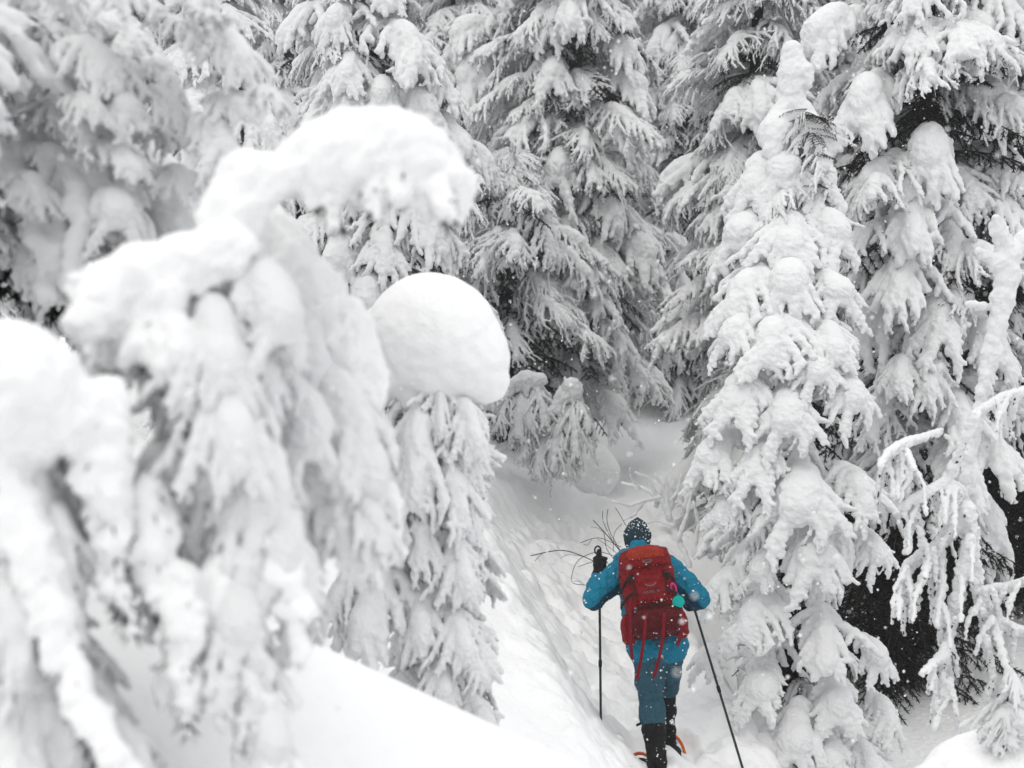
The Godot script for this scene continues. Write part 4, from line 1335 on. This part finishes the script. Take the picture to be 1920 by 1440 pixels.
func snowshoes(al: Vector3, ar: Vector3) -> void:
	var orange := mat(Color(0.62, 0.12, 0.02), 0.5)
	var deck := mat(Color(0.02, 0.02, 0.022), 0.7)
	var steel := mat(Color(0.3, 0.3, 0.3), 0.4)
	steel.metallic = 0.8
	var labels := ["orange-framed snowshoe under the walker's near left boot", "orange-framed snowshoe under the walker's right boot, half sunk in snow"]
	var at := [al + Vector3(-0.06, -0.09, 0.06), ar + Vector3(0.03, -0.15, 0.04)]
	for i in 2:
		var t := thing("snowshoe", at[i], labels[i], "snowshoe", "the walker's snowshoes")
		t.rotation = Vector3(0.06 if i == 0 else 0.2, [0.12, -0.12][i], [0.0, -0.25][i])
		var rim := []
		for k in 28:
			var a := TAU * k / 28.0
			rim.append(Vector3(cos(a) * 0.1 * (1.0 - 0.12 * sin(a)), 0.015 * maxf(0, -sin(a)), sin(a) * 0.3))
		surf_part("frame", tube(rim, 0.012, 8, 1.0, true), orange, t)
		surf_part("deck", stuffed([[-0.006, 0.085, 0.26, 0, 0], [0.004, 0.085, 0.26, 0, 0]], 2.2, 0.0), deck, t)
		surf_part("binding", stuffed([[0.004, 0.06, 0.1, 0, -0.05], [0.05, 0.055, 0.09, 0, -0.05]], 3.0, 0.0), deck, t)
		for x in [-1.0, 1.0]:
			surf_part("cross_bar", tube([Vector3(x * 0.09, 0.008, 0.05), Vector3(x * 0.045, 0.014, 0.14), Vector3(x * 0.05, 0.008, 0.24)], 0.007, 6), orange, t)
		surf_part("crampon", stuffed([[-0.03, 0.05, 0.006, 0, -0.06], [0.0, 0.06, 0.008, 0, -0.06]], 4.0, 0.0), steel, t)

func birch() -> void:
	var bark := mat(Color(0.06, 0.045, 0.045), 0.8)
	var t := thing("birch_sapling", P(1190, 1100, 8.7), "thin bare dark birch twigs fanning out beside the walker's raised hand", "sapling")
	var inv := Transform3D(Basis.IDENTITY, -t.position)
	for q in [[1178, 1100, 1125, 1060, 1090, 1042, 1050, 1032, 995, 1042, 2.4], [1200, 1085, 1160, 1030, 1135, 1000, 1112, 975, 2.4], [1165, 1036, 1145, 1000, 1138, 975, 1140, 955, 1.7], [1150, 1018, 1132, 980, 1130, 958, 1.6], [1185, 1010, 1168, 975, 1154, 952, 1.6],
			[1165, 1026, 1130, 1010, 1110, 1010, 1088, 1018, 1.7], [1150, 1042, 1120, 1035, 1085, 1050, 1072, 1080, 1076, 1094, 1100, 1097, 1.6], [1145, 1066, 1130, 1050, 1085, 1062, 1.5], [1110, 1010, 1102, 1022, 1094, 1020, 1.2], [1050, 1032, 1020, 1036, 1003, 1052, 1.2],
			[1160, 1060, 1138, 1030, 1134, 1008, 1132, 998, 1.6], [1150, 1034, 1152, 1000, 1166, 982, 1.3], [1076, 1090, 1086, 1090, 1094, 1096, 1.0], [1090, 1043, 1066, 1040, 1052, 1046, 1.0], [1170, 1050, 1150, 1032, 1120, 1010, 1.2], [1135, 1000, 1120, 990, 1108, 988, 1.0]]:
		var n: int = (q.size() - 1) / 2
		var c := Curve3D.new()
		for i in n:
			var a := Vector2(q[maxi(i - 1, 0) * 2], q[maxi(i - 1, 0) * 2 + 1])
			var b := Vector2(q[mini(i + 1, n - 1) * 2], q[mini(i + 1, n - 1) * 2 + 1])
			var h := (b - a) / 6.0
			var p := P(q[i * 2], q[i * 2 + 1], 8.7 - 0.05 * i)
			var off := P(q[i * 2] + h.x, q[i * 2 + 1] + h.y, 8.7 - 0.05 * i) - p
			c.add_point(p, -off, off)
		c.bake_interval = 0.03
		surf_part("twig", tube(Array(c.get_baked_points()), q[-1] * 0.0016, 5), bark, t, inv)
	# the whitened bush behind
	var rng := RandomNumberGenerator.new()
	rng.seed = 9
	var f := thing("frosted_bush", P(1290, 1050, 11.0), "leafless bush whitened by frost beside the trail, left of the snow-laden spruce", "bush")
	var B := Blob.new()
	for q in [[[1292, 1060, 6], [1262, 985, 6], [1240, 935, 5], [1205, 915, 4], [1165, 905, 3]], [[1255, 970, 5], [1250, 930, 4], [1228, 888, 3]], [[1238, 932, 4], [1210, 938, 4], [1180, 948, 3], [1150, 940, 2.5]], [[1272, 1010, 5], [1288, 965, 4], [1296, 925, 3]], [[1230, 925, 4], [1215, 895, 3], [1190, 885, 2.5]],
			[[1248, 950, 4], [1272, 920, 3], [1278, 890, 2.5]], [[1210, 938, 3], [1190, 965, 3], [1170, 975, 2.5]], [[1262, 985, 4], [1230, 975, 3], [1205, 985, 2.5]], [[1200, 915, 3], [1185, 900, 2.5], [1180, 880, 2]], [[1300, 1040, 5], [1310, 980, 4], [1300, 940, 3]]]:
		stroke(B, q, 11.0, 11.0 + rng.randf_range(-0.3, 0.3), rng, 0.0)
	snow_part("frosted_branches", B, 0.012, f, 0.005, 0.0)

func falling_snow() -> void:
	var rng := RandomNumberGenerator.new()
	rng.seed = 99
	var mm := MultiMesh.new()
	mm.transform_format = MultiMesh.TRANSFORM_3D
	mm.mesh = flake_mesh
	mm.instance_count = 26000
	for i in mm.instance_count:
		var d := 18.0 * pow(rng.randf(), 0.42)
		if d < 1.5: d = rng.randf_range(3.0, 9.0)
		var p := EYE + Vector3(rng.randf_range(-0.62, 0.62) * d, rng.randf_range(-0.58, 0.3) * d, -d)
		var r := 0.0024 + 0.0034 * pow(rng.randf(), 3.0)
		mm.set_instance_transform(i, Transform3D(Basis(Vector3(rng.randf(), rng.randf(), 0.3).normalized(), rng.randf() * TAU) * Basis.from_scale(Vector3(r, r * rng.randf_range(0.8, 1.6), r)), p))
	var mi := MultiMeshInstance3D.new()
	mi.name = "falling_snow"
	mi.multimesh = mm
	mi.material_override = flake_mat
	tag(mi, "snowflakes falling through the air between the trees", "snowflakes", "", "stuff")
	add_child(mi)
